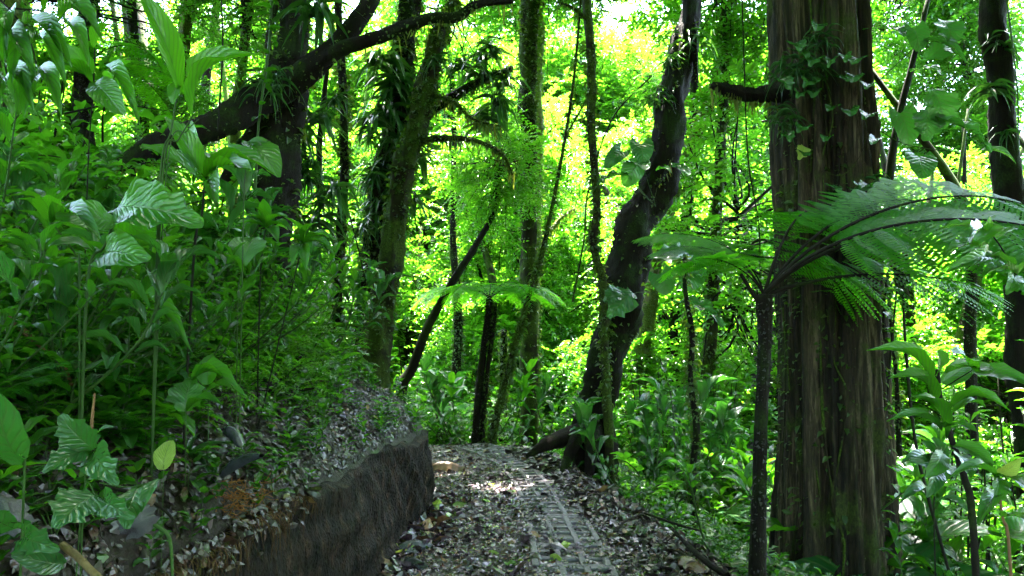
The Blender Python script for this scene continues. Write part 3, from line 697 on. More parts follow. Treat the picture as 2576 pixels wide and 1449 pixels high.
tree('curved_tree', 'dark S-curved tree trunk beside the path with roots spreading onto the litter',
     [(1492, 1190, 8.9), (1490, 1100, 8.9), (1500, 1000, 8.85), (1535, 870, 8.8), (1572, 750, 8.7), (1585, 640, 8.7), (1602, 555, 8.7), (1655, 450, 8.8), (1680, 330, 8.9), (1702, 200, 9.0), (1722, 90, 9.1), (1740, -20, 9.2)],
     [.26, .20, .20, .22, .24, .235, .22, .20, .19, .16, .13, .12], M_bark_dark, top=12, rough=.17, ridges=.05, ns=28, nseg=150,
     root=[([(1500, 1040, 8.85), (1470, 1080, 8.8), (1420, 1105, 8.75), (1370, 1122, 8.7), (1325, 1148, 8.65)], [.12, .14, .10, .07, .02]),
           ([(1495, 1050, 8.85), (1455, 1100, 8.6), (1430, 1150, 8.5), (1415, 1190, 8.4)], [.12, .09, .06, .03]),
           ([(1510, 1060, 8.8), (1530, 1120, 8.7), (1540, 1200, 8.5)], [.13, .11, .06]),
           ([(1500, 1060, 8.8), (1490, 1130, 8.5), (1480, 1215, 8.3)], [.12, .09, .04])],
     limbs=[([(1735, 30, 9.1), (1745, 90, 9.0), (1752, 200, 8.9)], [.05, .05, .02]), ([(1700, 330, 8.9), (1680, 420, 8.6), (1650, 470, 8.5)], [.02, .02, .02])],
     crown=[(4, (0, -1.6, 1.2), 1.9), (5, (2.6, -1.4, 1.6), 1.7), (0, (-2.2, -1.8, 1.2), 1.8)], moss=12)  # out-of-view crowns pulled toward the camera so their shadow falls on the path
tree('slender_trunk', 'slender mossy trunk rising straight beside the curved tree',
     [(1535, 1210, 8.3), (1530, 1050, 8.3), (1522, 900, 8.35), (1524, 780, 8.4), (1512, 690, 8.4), (1492, 610, 8.4), (1502, 520, 8.4), (1492, 400, 8.4), (1487, 280, 8.4), (1488, 150, 8.4), (1478, 0, 8.4)],
     [.055, .05, .045, .05, .04, .048, .04, .045, .05, .052, .05], M_bark_moss, top=11.5, rough=.18, ns=12, nseg=110, crown=[(1, (.5, .8, 1), 1.3)],
     limbs=[([(1500, 215, 8.4), (1465, 270, 8.5), (1430, 330, 8.7)], [.02, .014, .008]), ([(1490, 60, 8.4), (1440, 20, 8.3), (1400, 5, 8.2)], [.025, .02, .012])], moss=26)
tree('leaning_dark_tree', 'big dark tree on the bank with long mossy limbs reaching over the path',
     [(660, 900, 6.6), (672, 760, 6.6), (690, 600, 6.6), (694, 470, 6.6), (705, 350, 6.6), (722, 230, 6.6), (738, 100, 6.7), (742, -20, 6.8)],
     [.24, .20, .17, .165, .17, .17, .14, .13], M_bark_dark, top=9.5, rough=.16, ridges=.04, ns=26, nseg=110, moss=22,
     limbs=[([(300, 420, 5.6), (390, 365, 5.8), (480, 335, 6.0), (580, 300, 6.2), (660, 250, 6.35), (740, 205, 6.4), (830, 130, 6.4), (895, 60, 6.4), (950, -30, 6.4)], [.05, .09, .10, .12, .13, .12, .09, .08, .07]),
            ([(690, 245, 6.5), (760, 190, 6.4), (850, 128, 6.3), (960, 92, 6.3), (1040, 60, 6.2), (1095, 42, 6.2), (1150, 42, 6.2), (1200, 12, 6.2), (1290, 2, 6.2)], [.10, .075, .065, .06, .05, .045, .04, .035, .025]),
            ([(560, 470, 6.5), (590, 400, 6.5), (640, 330, 6.5), (700, 260, 6.5)], [.05, .06, .08, .09]),
            ([(680, 180, 6.6), (676, 90, 6.6), (700, -10, 6.6)], [.03, .028, .025])],
     crown=[(4, (.6, .2, 2.4), 1.35), (5, (3.2, .2, 2.6), 1.35)])  # unseen crowns kept forward of the trunk top to shade the near ground
tree('mossy_leaning_tree', 'mossy trunk leaning up from the end of the bank with one bare side branch',
     [(952, 850, 9.0), (965, 740, 9.0), (982, 640, 9.0), (1000, 520, 9.0), (1022, 400, 9.0), (1052, 310, 9.0), (1072, 220, 9.0), (1098, 110, 9.0), (1112, 60, 9.0)],
     [.15, .14, .13, .125, .125, .12, .12, .10, .07], M_bark_moss, rough=.16, ridges=.03, ns=20, nseg=110, moss=80,
     limbs=[([(1060, 352, 9.0), (1110, 348, 8.9), (1170, 350, 8.8), (1220, 362, 8.7), (1265, 390, 8.6), (1290, 440, 8.6)], [.04, .032, .028, .025, .02, .008]),
            ([(1090, 240, 9.0), (1140, 255, 8.9), (1190, 300, 8.9), (1260, 318, 8.8)], [.03, .022, .016, .006])],
     crown=[(2, (.3, .4, 1.8), .55)], top=5.9)
tree('epiphyte_tree', 'dark trunk smothered in drooping strap leaved epiphytes behind the mossy trunk',
     [(925, 930, 9.8), (935, 760, 9.8), (945, 600, 9.8), (972, 450, 9.8), (1000, 320, 9.8), (1010, 180, 9.8), (1025, 60, 9.8)], [.20, .18, .18, .18, .17, .15, .14], M_bark_dark, top=9.8, rough=.2, ns=18,
     crown=[(5, (0, -2.6, 2.0), 1.7), (4, (-2.6, -1.2, 1.6), 1.6)],  # crowns out of view, set nearer the camera for foreground shade
     limbs=[([(1005, 300, 9.8), (1080, 280, 9.7), (1150, 235, 9.6), (1215, 200, 9.6), (1290, 170, 9.6)], [.07, .06, .06, .05, .03])], moss=90)
tree('right_edge_tree', 'dark epiphyte-hung trunk at the far right edge beyond the massive trunk',
     [(2590, 1100, 8), (2572, 900, 8), (2555, 640, 8), (2538, 480, 8), (2522, 300, 8), (2508, 140, 8), (2498, -20, 8)], [.15, .145, .14, .14, .135, .13, .125], M_bark_dark, top=10, rough=.12, ridges=.03, ns=18,
     crown=[(4, (-.5, -1, 1.6), 1.7), (2, (2, -.6, 1.8), 1.7)])  # crowns overhead, shifted forward to shade the near slope
tree('pale_sunlit_tree', 'straight pale trunk catching the sun above the small tree fern',
     [(1338, 1080, 15.5), (1340, 900, 15.5), (1344, 700, 15.5), (1350, 500, 15.5), (1354, 330, 15.5), (1352, 200, 15.5)], [.17, .14, .125, .12, .11, .10], M_bark_pale, top=10, rough=.1, ns=14, crown=[(1, (0, 0, .8), 1.1)],
     limbs=[([(1350, 470, 15.5), (1310, 420, 15.3), (1270, 330, 15)], [.05, .035, .02]), ([(1346, 640, 15.5), (1400, 560, 15.6), (1450, 520, 15.6)], [.04, .03, .01])], moss=60)
tree('leaning_pole_tree', 'bare dark stem leaning right beyond the corner of the bank',
     [(1010, 985, 10.6), (1035, 930, 10.6), (1062, 860, 10.6), (1095, 785, 10.6), (1150, 690, 10.6), (1195, 620, 10.6)], [.075, .07, .065, .06, .055, .045], M_bark_dark, rough=.1, top=3.9, crown=[(3, (0, .4, .2), .6)])
MISC = [('broken_pole', 'short broken dark pole standing against the small tree fern', [(1212, 1118, 10.9), (1224, 960, 10.9), (1240, 830, 10.9), (1246, 762, 10.9)], [.038, .036, .034, .03], M_bark_dark, None, None),
        ('dark_pole', 'short blackish pole standing between the tree fern and the slanting stem', [(1264, 1060, 13), (1266, 940, 13), (1268, 830, 13)], [.065, .06, .05], M_bark_dark, None, None),
        ('slanting_stem', 'thin mossy stem slanting to the right across the sunlit gap', [(1232, 1125, 10.7), (1262, 1000, 10.7), (1285, 910, 10.7), (1310, 820, 10.7), (1342, 705, 10.7), (1372, 600, 10.8)], [.06, .05, .045, .04, .035, .03], M_bark_moss, 7.2, (3, .55)),
        ('mossy_pale_tree', 'pale mossy trunk seen just right of the curved trunk', [(1598, 1100, 13), (1610, 930, 13), (1628, 800, 13), (1652, 640, 13), (1698, 480, 13), (1745, 350, 13), (1790, 235, 13)], [.17, .15, .13, .12, .11, .10, .09], M_bark_pale, 9, (1, 1.2)),
        ('mossy_tree', 'mossy green trunk standing between the curved tree and the forked tree fern', [(1755, 1150, 12), (1772, 1030, 12), (1785, 870, 12), (1796, 700, 12), (1806, 500, 12)], [.12, .11, .10, .09, .08], M_bark_moss, 8, (0, 1.0)),
        ('twisted_stem', 'thin dark twisting stem on the slope below the curved tree', [(1748, 1330, 7.4), (1742, 1200, 7.4), (1752, 1080, 7.4), (1738, 960, 7.4), (1742, 850, 7.4), (1724, 730, 7.4), (1722, 640, 7.4)], [.035, .03, .034, .026, .028, .022, .016], M_bark_dark, None, None),
        ('thin_tree', 'thin dark straight trunk between the big dark tree and the mossy trunk', [(850, 740, 8), (856, 600, 8), (866, 430, 8), (864, 250, 8), (852, -20, 8)], [.055, .05, .045, .045, .04], M_bark_dark, 8.5, (3, 1.0)),
        ('brown_tree', 'thin brown trunk behind the upright ginger leaf', [(420, 330, 9), (440, 210, 9), (462, 100, 9), (480, -20, 9)], [.09, .085, .08, .07], M_bark_pale, 9, (0, 1.2)),
        ('sunlit_sapling', 'short pale stem struck by sun in the thicket on the bank', [(172, 600, 7), (182, 480, 7), (184, 330, 7), (192, 220, 7)], [.06, .05, .045, .03], M_bark_pale, 6.5, (3, .8)),
        ('corner_tree', 'grey trunk cut by the upper left corner of the view', [(-12, 640, 5.5), (4, 420, 5.5), (6, 200, 5.5), (14, -20, 5.5)], [.12, .11, .10, .09], M_bark_pale, 8, (5, 1.0)),
        ('upright_tree', 'straight dark stem just behind the leaning dark pole', [(1142, 1080, 16), (1150, 900, 16), (1152, 760, 16), (1140, 600, 16)], [.10, .09, .08, .07], M_bark_dark, 9, (0, 1.1)),
        ('far_dark_tree', 'dark upright trunk behind the drooping epiphytes near the top centre', [(1330, 420, 12), (1325, 250, 12), (1332, 100, 12), (1336, -20, 12)], [.13, .14, .15, .16], M_bark_moss, 10, (4, 1.4)),
        ('gap_tree', 'slim trunk leaning left in the bright gap beside the massive trunk', [(2290, 1100, 13), (2300, 900, 13), (2285, 700, 13), (2262, 560, 13)], [.06, .055, .05, .04], M_bark_dark, None, None),
        ('gap_sapling', 'pair-like thin dark sapling stems right of the massive trunk', [(2262, 1150, 9), (2255, 960, 9), (2240, 800, 9), (2232, 690, 9)], [.03, .025, .02, .018], M_bark_dark, None, None)]
for nm, lb, pt, rd, mt, tp, cr in MISC:
    tree(nm, lb, pt, rd, mt, top=tp, crown=[(cr[0], (0, .2, .3), cr[1])] if cr else None, rough=.14, moss=50)

# ------------------------------------------------------------------ tree ferns
def tree_fern(name, label, pts, rad, fronds, protos, s=1.0, group=None):
    p = [P(*q) for q in pts]; z0 = g1(p[0].x, p[0].y)
    if p[0].z > z0: p.insert(0, Vector((p[0].x, p[0].y, z0 - .1))); rad = [rad[0]] + rad
    b = Vector((p[0].x, p[0].y, z0)); e = empty(name, b)
    obj('trunk', MB().add(*tube([q - b for q in p], rad, 14, 60, .16, .04, seed=2)).mesh('trunk', M_bark_dark), e)
    obj('fibre', fuzz([q - b for q in p], rad, 3, 500, (.008, .026), mat=M_fibre), e)['kind'] = 'stuff'
    top = p[-1] - b
    for fq in fronds:
        (az, tilt, ps, sc_), roll = fq[:4], (fq[4] if len(fq) > 4 else 0)
        fr = obj('frond', protos[ps][0], e); fr.location = top; fr.rotation_euler = (R(tilt), R(roll), R(az - 90)); fr.scale = (sc_ * s,) * 3
        obj('stalk', protos[ps][1], fr)
    return tag(e, label, 'tree fern', group)
FR = [frond_meshes('frond', L=2.15, e0=66, e1=-32, stipe=.26, npair=27, width=.27, seed=1, rr=.013),
      frond_meshes('frond', L=2.0, e0=58, e1=-48, stipe=.24, npair=25, width=.28, seed=2, twist=-.2, rr=.012),
      frond_meshes('frond', L=1.9, e0=40, e1=5, stipe=.24, npair=30, width=.27, seed=3, rr=.014),
      frond_meshes('frond', L=1.3, e0=48, e1=-62, stipe=.15, npair=22, width=.26, pin=PIN_MID, seed=4, rr=.010),
      frond_meshes('frond', L=1.15, e0=38, e1=-50, stipe=.12, npair=20, width=.28, pin=PIN_MID, seed=5, rr=.009)]
TF = tree_fern('tree_fern', 'black-stemmed tree fern with wide lacy fronds before the massive trunk',
    [(1905, 1500, 4.6), (1908, 1300, 4.6), (1914, 1100, 4.6), (1920, 950, 4.6), (1924, 850, 4.6), (1922, 742, 4.6)], [.05, .046, .044, .040, .038, .046],
    [(14, 4, 0, 1.05, 34), (-4, -4, 1, 1.15, 30), (35, 6, 0, 1.0, 26), (62, 4, 0, .95, 12), (95, 2, 2, .7, 0), (148, 8, 0, .42, -14), (-14, -10, 0, 1.05, 30), (50, -6, 1, 1.0, 30), (176, 10, 0, .46, -16), (20, -18, 2, 1.0, 30), (205, 4, 1, .45, 10)], FR)
cs = MB().add(*tube([P(1918, 775, 4.6) - TF.location, P(1895, 740, 4.58) - TF.location, P(1864, 690, 4.55) - TF.location], [.018, .014, .012], 8, 14, .06)).mesh('cut_stalk', M_stem_dark)
obj('cut_stalk', cs, TF)
tree_fern('small_tree_fern', 'small tree fern with bright lime fronds standing past the crest of the path',
    [(1195, 1118, 10.9), (1203, 1000, 10.9), (1216, 880, 10.9), (1228, 800, 10.9), (1232, 752, 10.9)], [.062, .058, .05, .045, .042],
    [(a, 4, 3 + (k % 2), 1.15 if k % 2 else 1.05) for k, a in enumerate(range(5, 365, 30))], FR)
tree_fern('bank_tree_fern', 'sunlit tree fern fronds glowing yellow behind the big leaves on the bank',
    [(212, 420, 6.4), (214, 300, 6.4), (212, 175, 6.4)], [.045, .04, .035], [(a, 0, 3 + (k % 2), .9) for k, a in enumerate(range(-20, 340, 45))], FR)
tree_fern('low_tree_fern', 'low yellow-green fern with spreading fronds where the path disappears',
    [(1105, 1110, 12), (1110, 1040, 12)], [.06, .05], [(a, 6, 4, .95) for a in range(10, 370, 48)], FR)
tree_fern('right_tree_fern', 'lime tree fern fronds between the massive trunk and the right edge tree',
    [(2440, 900, 9), (2445, 700, 9), (2440, 560, 9)], [.06, .05, .045], [(a, 0, 3 + (k % 2), 1.1) for k, a in enumerate(range(0, 360, 45))], FR)

# ------------------------------------------------------------------ plants shaped leaf by leaf
LEAFM = {}
def leaf_mesh(tpl, mat):
    k = (tpl, mat.name)
    if k not in LEAFM: LEAFM[k] = mesh_from('leaf', *TL[tpl], mat)
    return LEAFM[k]
def hero(name, label, cat, base, stems, leaves, group=None, mat=M_broad, smat=M_stem):
    """base (px,py,d) projected down to the ground; stems: lists of (px,py,d) + radius; leaves: (base, tip, width m, template[, up])"""
    p0 = P(*base[:3]); b = Vector((p0.x, p0.y, g1(p0.x, p0.y) - .02)) if len(base) == 3 else p0
    if b.z > p0.z: b.z = p0.z
    e = empty(name, b)
    for pts, r_ in stems:
        q = [(P(*a) if a != 'g' else b) - b for a in pts]
        obj('stem', MB().add(*tube(q, [r_ * .5, r_ * .42, r_ * .3], 6, len(q) * 7, .06)).mesh('stem', smat), e)
    for lf in leaves:
        a, t, wd, tp = lf[:4]; up = Vector(lf[4]) if len(lf) > 4 else Vector((0, -.35, 1)); m_ = lf[5] if len(lf) > 5 else mat
        A, T_ = P(*a) - b, P(*t) - b; d = T_ - A; L = d.length
        o = obj('leaf', leaf_mesh(tp, m_), e)
        M_ = frames(np.array(d)[None], np.array(up), wd, L, L)[0]
        o.matrix_local = Matrix([[*M_[0], A.x], [*M_[1], A.y], [*M_[2], A.z], [0, 0, 0, 1]])
    return tag(e, label, cat, group)
CAMUP = (0, -1, .35)
hero('tall_ginger_plant', 'tall plant with two long upright blade leaves glinting above the thicket', 'plant', (400, 560, 2.7),
     [(['g', (402, 470, 2.7), (430, 330, 2.7), (447, 225, 2.7)], .010), (['g', (410, 440, 2.7), (450, 350, 2.7), (487, 288, 2.7)], .009), (['g', (420, 420, 2.7), (470, 330, 2.7), (500, 300, 2.7)], .006)],
     [((452, 232, 2.7), (338, -40, 2.55), .085, 'lance', (.6, -1, .3)), ((484, 292, 2.7), (660, 138, 2.6), .095, 'lance2', (-.5, -.8, .6)), ((447, 205, 2.7), (436, 262, 2.68), .05, 'oval', (0, -1, .1))])
hero('overhanging_branch', 'branch of long dark drooping leaves hanging into the upper left corner', 'branch', (-60, -60, 2.6, 0),
     [([(-60, -60, 2.6), (20, 20, 2.6), (70, 90, 2.6), (100, 190, 2.6)], .008), ([(-60, 20, 2.5), (0, 120, 2.5), (20, 200, 2.5)], .007), ([(20, 20, 2.6), (110, 30, 2.6), (170, 60, 2.6)], .006)],
     [((x, y, 2.6), (x + dx, y + dy, 2.45), w_, 'lance2' if k % 2 else 'lance', (.3, -.7, .8)) for k, (x, y, dx, dy, w_) in enumerate([(60, 60, 120, 110, .07), (80, 110, 90, 120, .06), (95, 170, 60, 120, .06), (30, 30, -20, 130, .07), (100, 185, -40, 110, .06),
      (150, 50, 110, 60, .06), (165, 58, 60, 110, .055), (0, 110, 90, 90, .07), (15, 170, 70, 110, .06), (20, 200, -30, 120, .06), (0, 60, -50, 90, .06), (110, 30, 100, 10, .05), (60, 80, -30, 130, .06)])], smat=M_stem_dark)
hero('rosette_shrub', 'woody stemmed shrub holding a whorl of glossy pointed leaves before the dark tree', 'shrub', (470, 800, 3.0),
     [(['g', (488, 640, 3.0), (508, 540, 3.0), (514, 450, 3.0), (520, 395, 3.0)], .012)],
     [((512, 455, 3.0), (414, 294, 2.95), .09, 'lance', (.3, -.9, .6)), ((500, 455, 3.0), (354, 368, 2.8), .10, 'oval', (.2, -.8, .7)), ((518, 450, 3.0), (690, 440, 2.9), .085, 'lance2', (.1, -.5, 1)),
      ((520, 452, 3.0), (632, 432, 2.7), .085, 'oval', (0, -.4, 1)), ((522, 405, 3.0), (560, 425, 3.2), .07, 'lance', (0, -.4, 1)), ((512, 458, 3.0), (545, 520, 2.6), .08, 'oval'), ((516, 430, 3.0), (480, 330, 3.3), .09, 'lance', CAMUP)], smat=M_stem_dark)
hero('drooping_leaf_plant', 'plant with one broad leaf folded down in front of the big dark trunk', 'plant', (610, 760, 3.3),
     [(['g', (612, 560, 3.3), (618, 420, 3.3), (624, 360, 3.3)], .007)], [((622, 356, 3.3), (700, 446, 3.2), .14, 'oval', (.6, -.9, .5)), ((624, 360, 3.3), (690, 372, 3.3), .05, 'lance', (0, -1, .4))])
hero('broad_oval_leaf_plant', 'leaning plant with a huge oval scalloped leaf in the middle of the thicket', 'plant', (215, 760, 2.5),
     [(['g', (222, 700, 2.5), (262, 620, 2.5), (300, 528, 2.5)], .013), (['g', (200, 690, 2.5), (190, 640, 2.5), (130, 560, 2.45)], .009)],
     [((296, 522, 2.5), (512, 562, 2.4), .165, 'ragged', (-.1, -1, .35)), ((262, 640, 2.5), (375, 655, 2.3), .14, 'oval', (0, -1, .3)), ((300, 540, 2.5), (355, 590, 2.7), .12, 'oval', (0, -.9, .3)),
      ((128, 562, 2.45), (252, 600, 2.25), .07, 'lance', (-.2, -.2, 1)), ((135, 560, 2.45), (100, 495, 2.3), .08, 'oval', (0, -.4, .9)), ((240, 640, 2.5), (120, 620, 2.4), .09, 'lance', (0, -.6, 1)), ((285, 560, 2.5), (140, 545, 2.35), .12, 'oval', (0, -1, .3))])
hero('sunlit_leaf_plant', 'plant with thin stem and yellow-lit drooping leaves near the glowing fern', 'plant', (215, 700, 3.6),
     [(['g', (218, 520, 3.6), (225, 350, 3.6), (236, 200, 3.6), (238, 60, 3.7)], .008)],
     [((240, 208, 3.6), (312, 290, 3.5), .14, 'oval', (0, -1, .5)), ((252, 178, 3.6), (355, 325, 3.45), .07, 'lance2', (.3, -.8, .7)), ((234, 185, 3.6), (170, 112, 3.5), .09, 'lance', CAMUP), ((232, 210, 3.6), (130, 150, 3.4), .09, 'lance'),
      ((230, 195, 3.6), (95, 195, 3.5), .08, 'lance'), ((236, 120, 3.6), (290, 60, 3.5), .08, 'lance'), ((238, 60, 3.7), (180, 10, 3.6), .09, 'lance2')], smat=M_stem_dark)
hero('eaten_leaf_plant', 'plant with one squarish insect-bitten leaf shining pale below the dark trunk', 'plant', (600, 850, 3.4),
     [(['g', (598, 770, 3.4), (604, 700, 3.4), (612, 668, 3.4)], .006)], [((612, 672, 3.4), (642, 598, 3.5), .175, 'obov', (0, -1, .55)), ((610, 690, 3.4), (560, 640, 3.3), .05, 'lance')])
hero('twin_whorl_shrub', 'shrub with two leafy whorls of narrow leaves right of the bitten leaf', 'shrub', (650, 880, 3.8),
     [(['g', (655, 700, 3.8), (664, 600, 3.8), (672, 570, 3.8)], .009), (['g', (740, 700, 3.8), (752, 650, 3.8), (762, 610, 3.8)], .008)],
     [((670, 575, 3.8), (x, y, 3.7), .065, 'lance') for x, y in ((662, 500), (724, 545), (612, 540), (585, 570), (640, 520), (700, 610), (735, 580))] +
     [((762, 612, 3.8), (x, y, 3.7), .06, 'lance') for x, y in ((712, 545), (845, 605), (800, 560), (700, 600), (770, 680), (735, 670), (840, 640))], smat=M_stem_dark)
hero('corner_big_leaf', 'single large blue-green leaf arching in from the lower left corner', 'plant', (55, 1300, 1.75),
     [(['g', (60, 1230, 1.75), (56, 1170, 1.75)], .007)], [((56, 1165, 1.75), (-20, 970, 1.6), .10, 'obov', (.3, -.9, .3)), ((30, 745, 2.2), (-60, 640, 2.0), .12, 'oval', (.3, -.8, .5))], mat=M_aroid)
hero('ribbed_leaf_plant', 'low plant with one upright rounded leaf with deep ribs on the bank', 'plant', (527, 1060, 3.0),
     [(['g', (524, 1010, 3.0), (522, 968, 3.0)], .005)], [((522, 968, 3.0), (532, 892, 3.05), .095, 'oval', (-.1, -1, .4)), ((520, 985, 3.0), (620, 1000, 2.9), .06, 'lance')])
hero('holed_leaf_plant', 'plant with a broad dark leaf full of bite holes beside the ribbed leaf', 'plant', (470, 1080, 2.8),
     [(['g', (468, 1055, 2.8), (465, 1030, 2.8)], .005)], [((465, 1035, 2.8), (485, 950, 2.85), .13, 'ragged', (0, -1, .3)), ((470, 1035, 2.8), (560, 1018, 2.7), .055, 'lance'), ((480, 960, 2.85), (612, 1005, 2.7), .05, 'lance2')])
hero('arching_leaf_plant', 'plant with one long narrow leaf arching down across the thicket', 'plant', (330, 960, 2.9),
     [(['g', (325, 850, 2.9), (335, 775, 2.9)], .006)], [((330, 770, 2.9), (485, 895, 2.7), .065, 'lance2', (.3, -.7, .8)), ((330, 780, 2.9), (250, 860, 2.8), .06, 'lance'), ((332, 775, 2.9), (400, 740, 3.0), .07, 'lance')])
hero('serrated_herb', 'herb with two big matte toothed leaves on the bank in the near corner', 'herb', (205, 1230, 2.0),
     [(['g', (215, 1180, 2.0), (232, 1120, 2.0), (245, 1100, 2.0)], .004)],
     [((235, 1130, 2.0), (150, 1045, 1.95), .085, 'ragged', CAMUP), ((236, 1135, 2.0), (300, 1215, 1.9), .085, 'ragged', CAMUP), ((240, 1100, 2.0), (290, 1075, 2.0), .03, 'lance'), ((225, 1130, 2.0), (110, 1190, 1.9), .07, 'ragged', CAMUP)], mat=M_aroid)
hero('heart_leaf_herb', 'herb with broad quilted grey-green leaves hanging over the lip of the cut bank', 'herb', (180, 1400, 1.75),
     [(['g', (200, 1330, 1.75), (245, 1240, 1.75)], .004), ([(250, 1215, 1.75), (330, 1225, 1.75), (400, 1205, 1.75)], .003)],
     [((240, 1245, 1.75), (140, 1330, 1.65), .11, 'ragged', CAMUP), ((262, 1260, 1.75), (340, 1300, 1.65), .06, 'ragged', CAMUP), ((348, 1228, 1.75), (320, 1330, 1.68), .07, 'oval', CAMUP), ((400, 1205, 1.75), (355, 1290, 1.7), .03, 'lance', CAMUP),
      ((40, 1330, 1.7), (-60, 1250, 1.6), .09, 'ragged', CAMUP), ((60, 1350, 1.7), (150, 1380, 1.6), .07, 'ragged', CAMUP), ((160, 1420, 1.7), (30, 1395, 1.6), .05, 'oval', CAMUP)], mat=M_aroid)
hero('upright_yellow_leaf', 'pale yellow-green leaf standing upright on the litter of the bank', 'fallen leaf', (415, 1190, 2.4), [(['g', (412, 1170, 2.4)], .003)], [((408, 1182, 2.4), (432, 1108, 2.45), .07, 'oval', CAMUP)], mat=M_yellow)
# right hand side
hero('veined_shrub', 'tall shrub with big deeply veined leaves on a bent dark stem at lower right', 'shrub', (2458, 1449, 3.4),
     [(['g', (2448, 1330, 3.4), (2425, 1200, 3.4), (2395, 1110, 3.4), (2366, 1010, 3.4), (2357, 930, 3.4)], .038), ([(2360, 985, 3.4), (2400, 960, 3.3), (2445, 932, 3.2)], .006), ([(2372, 1050, 3.4), (2300, 1010, 3.3), (2200, 1030, 3.2)], .005)],
     [((2342, 968, 3.4), (2180, 882, 3.2), .062, 'lance', (.2, -.6, 1)), ((2352, 1015, 3.4), (2235, 952, 3.2), .075, 'lance', (.1, -.6, 1)), ((2356, 938, 3.4), (2360, 880, 3.3), .10, 'oval', (0, -1, .5)), ((2380, 940, 3.35), (2500, 935, 3.1), .10, 'oval', (0, -.8, .7)),
      ((2368, 965, 3.4), (2440, 910, 3.5), .10, 'oval', (-.1, -1, .3)), ((2445, 930, 3.2), (2395, 885, 3.1), .10, 'oval', (0, -.7, 1)), ((2448, 935, 3.2), (2590, 965, 3.1), .10, 'oval', (0, -.8, .8)), ((2385, 1032, 3.4), (2545, 1038, 3.15), .065, 'lance2', (0, -.25, 1)),
      ((2395, 1040, 3.4), (2480, 1025, 3.5), .06, 'lance', (0, -.25, 1)), ((2366, 1078, 3.4), (2455, 1085, 3.2), .075, 'oval', (0, -.5, 1)), ((2370, 1085, 3.4), (2230, 1060, 3.3), .055, 'lance', (0, -.5, 1)), ((2380, 1105, 3.4), (2290, 1000, 3.2), .06, 'lance'),
      ((2395, 1120, 3.4), (2500, 1170, 3.2), .09, 'oval', CAMUP), ((2400, 1140, 3.4), (2440, 1200, 3.2), .10, 'oval', CAMUP), ((2372, 1140, 3.5), (2330, 1200, 3.4), .09, 'oval', CAMUP)], smat=M_stem_dark)
hero('ribbed_shrub', 'shrub with ribbed bluish leaves between the veined shrub and the massive trunk', 'shrub', (2352, 1449, 4.2),
     [(['g', (2350, 1330, 4.2), (2352, 1230, 4.2), (2355, 1170, 4.2)], .010)],
     [((2354, 1172, 4.2), (x, y, 4.0), .10, 'oval', CAMUP) for x, y in ((2320, 1110), (2400, 1200), (2345, 1100), (2290, 1160))] + [((2354, 1185, 4.2), (2262, 1170, 4.0), .07, 'lance'), ((2354, 1175, 4.2), (2330, 1250, 4.0), .09, 'oval', CAMUP), ((2352, 1250, 4.2), (2260, 1270, 4.0), .07, 'lance'), ((2352, 1260, 4.2), (2440, 1290, 4.0), .07, 'lance')], mat=M_aroid, smat=M_stem_dark)
hero('red_stemmed_sapling', 'sapling with a smooth reddish stem and pale bitten leaves at lower right corner', 'sapling', (2548, 1500, 3.0),
     [(['g', (2540, 1400, 3.0), (2522, 1300, 3.0), (2508, 1190, 3.0)], .015)],
     [((2508, 1200, 3.0), (2385, 1205, 2.9), .045, 'lance'), ((2508, 1195, 3.0), (2500, 1270, 2.9), .07, 'ragged', CAMUP), ((2510, 1190, 3.0), (2570, 1150, 2.9), .06, 'lance', CAMUP, M_yellow), ((2510, 1200, 3.0), (2600, 1240, 2.8), .09, 'oval', CAMUP),
      ((2512, 1240, 3.0), (2460, 1320, 2.8), .06, 'oval'), ((2520, 1300, 3.0), (2610, 1330, 2.8), .08, 'oval')], smat=M_stem_red)
hero('layered_leaf_branch', 'branch of flat pointed leaves reaching in from the right edge, one leaf shining white', 'branch', (2600, 1000, 2.8),
     [([(2640, 1000, 2.8), (2600, 760, 2.8), (2555, 690, 2.8), (2520, 625, 2.8), (2495, 590, 2.8)], .009)],
     [((2476, 592, 2.8), (2362, 578, 2.7), .035, 'oval', (0, -.5, 1)), ((2495, 600, 2.8), (2440, 612, 2.5), .05, 'oval', (0, -.1, 1)), ((2440, 618, 2.75), (2524, 570, 2.7), .06, 'oval', (.1, -.9, .8)), ((2476, 622, 2.8), (2372, 645, 2.7), .05, 'oval'), ((2490, 645, 2.8), (2382, 682, 2.6), .06, 'oval', CAMUP),
      ((2555, 668, 2.8), (2438, 664, 2.7), .03, 'oval'), ((2555, 688, 2.8), (2468, 700, 2.65), .05, 'oval', (0, -.3, 1)), ((2550, 690, 2.8), (2530, 740, 2.7), .06, 'oval', CAMUP), ((2505, 600, 2.8), (2560, 575, 2.8), .05, 'oval'), ((2560, 690, 2.8), (2640, 640, 2.7), .06, 'oval'), ((2560, 700, 2.8), (2600, 780, 2.7), .07, 'oval', CAMUP)], smat=M_stem_dark)
